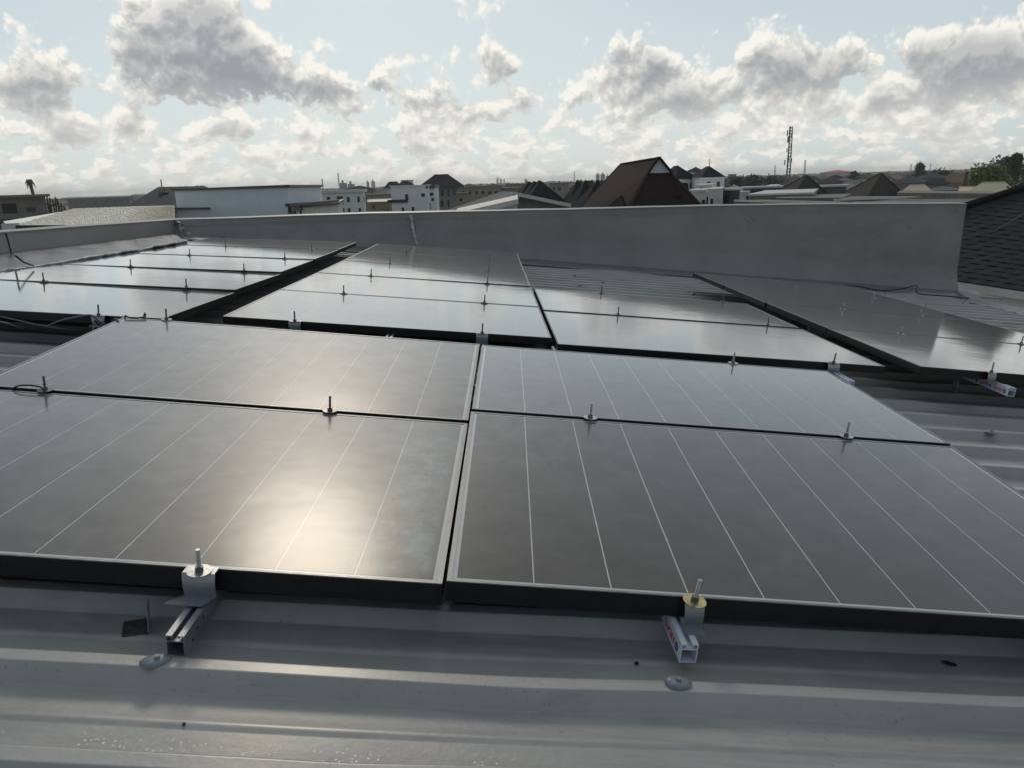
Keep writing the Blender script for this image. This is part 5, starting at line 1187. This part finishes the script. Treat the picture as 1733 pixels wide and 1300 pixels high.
# lattice mast
def mast(u, vtop, D, w, label, heavy=True):
    top = at(u, vtop, D); t = absthing('telecom_mast', label, 'mast', Vector((top.x, top.y, 0))); k_ = sD(D) / D; D = sD(D); w *= k_
    h = top.z; n = 22 if heavy else 12; b = MB(); tri = [(math.cos(a), math.sin(a)) for a in (R(90), R(210), R(330))]
    ww = lambda z: w * (1.25 - .5 * z / h)
    for (cx_, cy_) in tri: b.bar((top.x + cx_ * ww(0), D + cy_ * ww(0), 0), (top.x + cx_ * ww(h), D + cy_ * ww(h), h), (.12 if heavy else .16) * k_)
    for i in range(n):
        z0, z1 = h * i / n, h * (i + 1) / n
        for k in range(3):
            a, c = tri[k], tri[(k + 1) % 3]; b.bar((top.x + a[0] * ww(z0), D + a[1] * ww(z0), z0), (top.x + c[0] * ww(z1), D + c[1] * ww(z1), z1), (.06 if heavy else .1) * k_)
    apart('lattice', b, M['steel_far'], t)
    if heavy:
        am = MB(); am.box(-.3, .3, -.2, .2, 0, 2.8); me = am.mesh('antenna', M['steel_far'])
        for i in range(20):
            z = h - 24.5 + i * 1.18 + random.uniform(-.5, .5); a = random.uniform(0, 6.28)
            r_ = ww(z) + random.uniform(.2, .9)
            o = link('antenna', me, t, Matrix.Translation((r_ * math.cos(a), r_ * math.sin(a), z)) @ Matrix.Rotation(a, 4, 'Z') @ Matrix.Scale(random.uniform(.5, 1.0), 4))
mast(1339, 213, 140, .36, 'tall lattice telecom mast with clustered antennas above the first pyramid roof')
for i, (u, v, D, lab) in enumerate(((1363, 270, 420, 'thin mast just right of the tall lattice mast'), (1312, 279, 600, 'small thin mast left of the tall lattice mast'), (545, 302, 500, 'short thin mast above the pale blue building'), (572, 292, 520, 'taller thin mast above the left white building'),
                       (972, 290, 700, 'thin mast on the skyline left of the brown roof'), (1542, 277, 600, 'thin mast left of the feathery tree'), (1575, 276, 650, 'pylon like mast right of the feathery tree'), (1676, 272, 520, 'thin mast before the right trees'), (1665, 277, 560, 'short mast before the right trees'), (840, 302, 2000, 'single slim chimney on the far skyline'))):
    mast(u, v, D, .25 + D * .0006, lab, False)

# ------------------------------------------------------------------ trees
def tree(label, u, vtop, vbase, D, halfw, m, n=1500, form='round', cat='tree', group=None, name='tree', leaf=.35):
    top = at(u, vtop, D); c = at(u, (vtop + vbase) / 2, D); k_ = sD(D) / D; D = sD(D); leaf *= k_ * .75; rx = halfw * D / F; rz = (vbase - vtop) / 2 * D / F
    t = absthing(name, label, cat, Vector((c.x, D, 0)), group)
    b = MB(); zb = c.z - rz * .3
    b.tube([(c.x, D, 0), (c.x + .1, D, zb * .5), (c.x, D, zb), (c.x, D, c.z + rz * .6)], [.24 * rx ** .5 + .05, .2, .14, .04], 7)
    for k in range(9):
        a = random.uniform(0, 6.28); z = zb + random.uniform(-.2, .6) * rz; b.tube([(c.x, D, z), (c.x + math.cos(a) * rx * .7, D + math.sin(a) * rx * .7, z + rz * random.uniform(.2, .6))], [.09, .03], 5)
    apart('trunk', b, M['bark'], t)
    b = MB(); cl = []
    for k in range(26 if form != 'feather' else 40):
        a = random.uniform(0, 6.28); r_ = math.sqrt(random.random()); zz = random.uniform(-1, 1)
        if form == 'feather': r_ *= max(.08, (1 - (zz + 1) / 2) * .9 + .12)
        else: r_ *= math.sqrt(max(.05, 1 - zz * zz))
        cl.append(Vector((c.x + rx * r_ * math.cos(a), D + rx * r_ * math.sin(a), c.z + rz * zz)))
    for i in range(n):
        q = random.choice(cl); s = rx * (.24 if form != 'feather' else .13)
        p = q + Vector((random.gauss(0, s), random.gauss(0, s), random.gauss(0, s * .7)))
        l = leaf * random.uniform(.5, 1.2); d = Vector((random.gauss(0, 1), random.gauss(0, 1), random.gauss(0, 1) + (1.2 if form == 'feather' else 0))).normalized(); w = d.cross(Vector((random.gauss(0, 1), random.gauss(0, 1), random.gauss(0, 1)))).normalized() * l * (.32 if form != 'feather' else .14)
        b.add([p - d * l * .5, p + w, p + d * l * .5, p - w], [(0, 1, 2, 3)])
    me = b.mesh('crown', M[m], fix=False); me.transform(Matrix.Translation(-ABS[t.name])); link('crown', me, t)
tree('bright yellow green spreading tree left of the large beige roof', 1672, 287, 318, 62, 23, 'leaf2', 2600, leaf=.5)
tree('dark green tree rising behind the yellow green tree', 1690, 278, 308, 80, 24, 'leaf1', 2200, leaf=.5)
tree('feathery dark casuarina at the right edge of the photo', 1718, 263, 315, 75, 20, 'leaf1', 2600, 'feather', leaf=.8)
tree('slim feathery tree left of the tallest casuarina', 1702, 268, 305, 78, 9, 'leaf1', 900, 'feather', leaf=.8)
tree('small feathery tree standing alone between the far roofs', 1556, 278, 302, 160, 13, 'leaf1', 1300, 'feather', leaf=1.1)
tree('low dark tree right of the small feathery tree', 1588, 290, 303, 170, 16, 'leaf1', 1100, leaf=.8)
tree('dark conical shrub beside the beige gable sliver', 1634, 292, 318, 90, 4, 'leaf1', 500, 'feather', leaf=.5)
tree('dry greenish tree above the black tiles at the right edge', 1745, 298, 322, 45, 26, 'leaf3', 1500, leaf=.35)
tree('round dark tree behind the tan building with white posts', 1272, 300, 318, 105, 14, 'leaf1', 1400, leaf=.6)
tree('dark tree left of the first pyramid roof', 1306, 300, 316, 120, 13, 'leaf1', 1300, leaf=.6)
tree('small dark tree among roofs right of the red hall', 1446, 291, 303, 170, 7, 'leaf1', 500, leaf=.7)
tree('green bush between the grey block and the far roofs', 1246, 303, 318, 90, 10, 'leaf1', 700, leaf=.5)

# ------------------------------------------------------------------ far houses: individuals
roofs_ = [('r_dgrey', 'dark'), ('r_rust', 'rusty'), ('r_grey', 'pale grey'), ('r_brgrey', 'brown grey'), ('r_black', 'black')]
walls_ = ['white2', 'tanwall', 'greywall', 'white2']
random.seed(21)
spots = []
for i in range(150):
    D = random.choice([150, 180, 210, 250, 300, 350, 420, 500]) * random.uniform(.92, 1.1)
    u = random.choice([random.uniform(560, 1060), random.uniform(1180, 1760), random.uniform(1250, 1760)])
    if any(abs(u - s[0]) < 9 and abs(D - s[1]) < 26 for s in spots): continue
    spots.append((u, D))
marks = [(600, 'the left white building'), (690, 'the white modern building'), (745, 'the two storey grey house'), (868, 'the white gable peak'), (940, 'the tan blocks'), (1040, 'the dark striped roofs'), (1165, 'the brown roof'), (1235, 'the white villas'), (1290, 'the white posted building'), (1339, 'the lattice mast'), (1425, 'the pyramid pair'), (1491, 'the second pyramid roof'), (1556, 'the small feathery tree'), (1610, 'the beige roofs'), (1668, 'the yellow green tree'), (1733, 'the right photo edge')]
wn_ = {'white2': 'pale', 'tanwall': 'tan', 'greywall': 'grey'}
for i, (u, D) in enumerate(spots):
    rmn, rn = random.choice(roofs_); h = random.choice([3.4, 3.8, 4.6, 6.2, 6.4]); w = random.uniform(8, 14); Ds = sD(D); hw = w / 2 / Ds * F
    wm_ = random.choice(walls_); mk_ = min(marks, key=lambda q: abs(q[0] - u))
    v = hz(u) + (10 - h) / Ds * F; rise = random.uniform(1.8, 3.0) / Ds * F
    building('house', '%s house, %s walls, %s roof, %s %s' % ('fairly near' if D < 200 else 'small distant' if D < 330 else 'tiny far', wn_[wm_], rn, 'left of' if u < mk_[0] else 'right of', mk_[1]), 'house', [(u - hw, D), (u + hw, D + random.uniform(-2, 2)), (u + hw * 1.02, D + w * .9)], v, wm_, 'hip', rmn, rv=v - rise, over=.3, group='distant %s roofed houses' % rn)
# beyond them the town reads as one mass
def town():
    b = {'r_dgrey': MB(), 'white2': MB(), 'r_rust': MB()}
    for i in range(2600):
        D = 560 * (7 ** random.random()); x = random.uniform(-.75, .8) * D; w = random.uniform(7, 20); d_ = w * random.uniform(.7, 1.2); h = random.choice([3.5, 4, 5.5, 6, 6.5] if D < 1600 else [3.5, 5, 6.5, 8, 9.5]) ; k = random.choice(['r_dgrey', 'r_rust', 'r_dgrey'])
        if x / D < -.50 and D > 1200: continue
        b['white2'].box(x, x + w, D, D + d_, 0, h); z = h + random.uniform(1.2, 2.4)
        b[k].add([(x - .5, D - .5, h), (x + w + .5, D - .5, h), (x + w + .5, D + d_ + .5, h), (x - .5, D + d_ + .5, h), (x + w * .35, D + d_ / 2, z), (x + w * .65, D + d_ / 2, z)], [(0, 1, 5, 4), (1, 2, 5), (2, 3, 4, 5), (3, 0, 4)])
    root = None
    for k, m_ in b.items():
        o = link('distant_town' if root is None else 'town_roofs' if k != 'white2' else 'town_walls', m_.mesh('distant_town', M[k], fix=False), root)
        o['kind'] = 'stuff'
        if root is None: root = o; tag(o, 'hazy mass of low houses stretching to the horizon', 'town')
    # tree belt
    tb = MB()
    for i in range(4200):
        D = 900 * (6 ** random.random()); x = random.uniform(-.45, .85) * D
        r_ = random.uniform(3, 7); h = random.uniform(4.5, 10) * (1 + .2 * (D > 2500)); c = Vector((x, D, h - r_ * .5))
        for k in range(7):
            p = c + Vector((random.gauss(0, r_ * .5), random.gauss(0, r_ * .5), random.gauss(0, r_ * .25))); s = r_ * random.uniform(.2, .42)
            d1 = Vector((random.gauss(0, 1), random.gauss(0, .5), random.gauss(0, .6))).normalized() * s; d2 = Vector((random.gauss(0, .4), random.gauss(0, .4), 1)).normalized() * s * .7
            tb.add([p - d1, p - d2, p + d1, p + d2], [(0, 1, 2, 3)])
    o = link('distant_woodland', tb.mesh('distant_woodland', M['leaf1'], fix=False)); tag(o, 'belt of far trees along the horizon', 'woodland', kind='stuff')
town()
for i, (u0, u1, v, D) in enumerate(((841, 843.5, 300, 2300), (846, 849, 302, 2400), (852, 854, 303, 2300), (888, 893, 303.5, 1900), (1010, 1015, 294, 1500), (1018, 1024, 294, 1500), (1027, 1030, 297, 1500), (575, 582, 309, 900), (588, 596, 311, 900), (628, 632, 306, 1500), (620, 622, 307, 1500))):
    p0, p1 = at(u0, v, D), at(u1, v, D); mk_ = min(marks, key=lambda q: abs(q[0] - u0)); b = MB(); b.box(0, p1.x - p0.x, 0, 20, 0, p0.z); b.box((p1.x - p0.x) * .3, (p1.x - p0.x) * .6, 4, 10, p0.z + .01, p0.z + 4)
    o = link('tower_block', b.mesh('tower_block', M['greywall'])); o.location = (p0.x, p0.y, 0); tag(o, 'faint tower block on the far skyline, %s above %s' % (('narrow', 'middle', 'broader', 'low')[i % 4], mk_[1]), 'tower block', 'faint far tower blocks')

# ------------------------------------------------------------------ air
def haze():
    b = MB(); b.box(-4200, 4600, -150, 7200, -1.2, 48); o = link('haze', b.mesh('haze')); o['kind'] = 'stuff'
    m = bpy.data.materials.new('haze_air'); m.use_nodes = True; nt = m.node_tree; nt.nodes.clear()
    v = nt.nodes.new('ShaderNodeVolumePrincipled'); v.inputs['Color'].default_value = (1, 1, 1, 1); v.inputs['Density'].default_value = .00016; v.inputs['Anisotropy'].default_value = .3
    out = nt.nodes.new('ShaderNodeOutputMaterial'); nt.links.new(v.outputs[0], out.inputs['Volume']); o.data.materials.append(m)
haze()
print('OBJECTS', len(bpy.data.objects), 'TRIS', sum(len(p.vertices) - 2 for o in bpy.data.objects if o.type == 'MESH' for p in o.data.polygons))
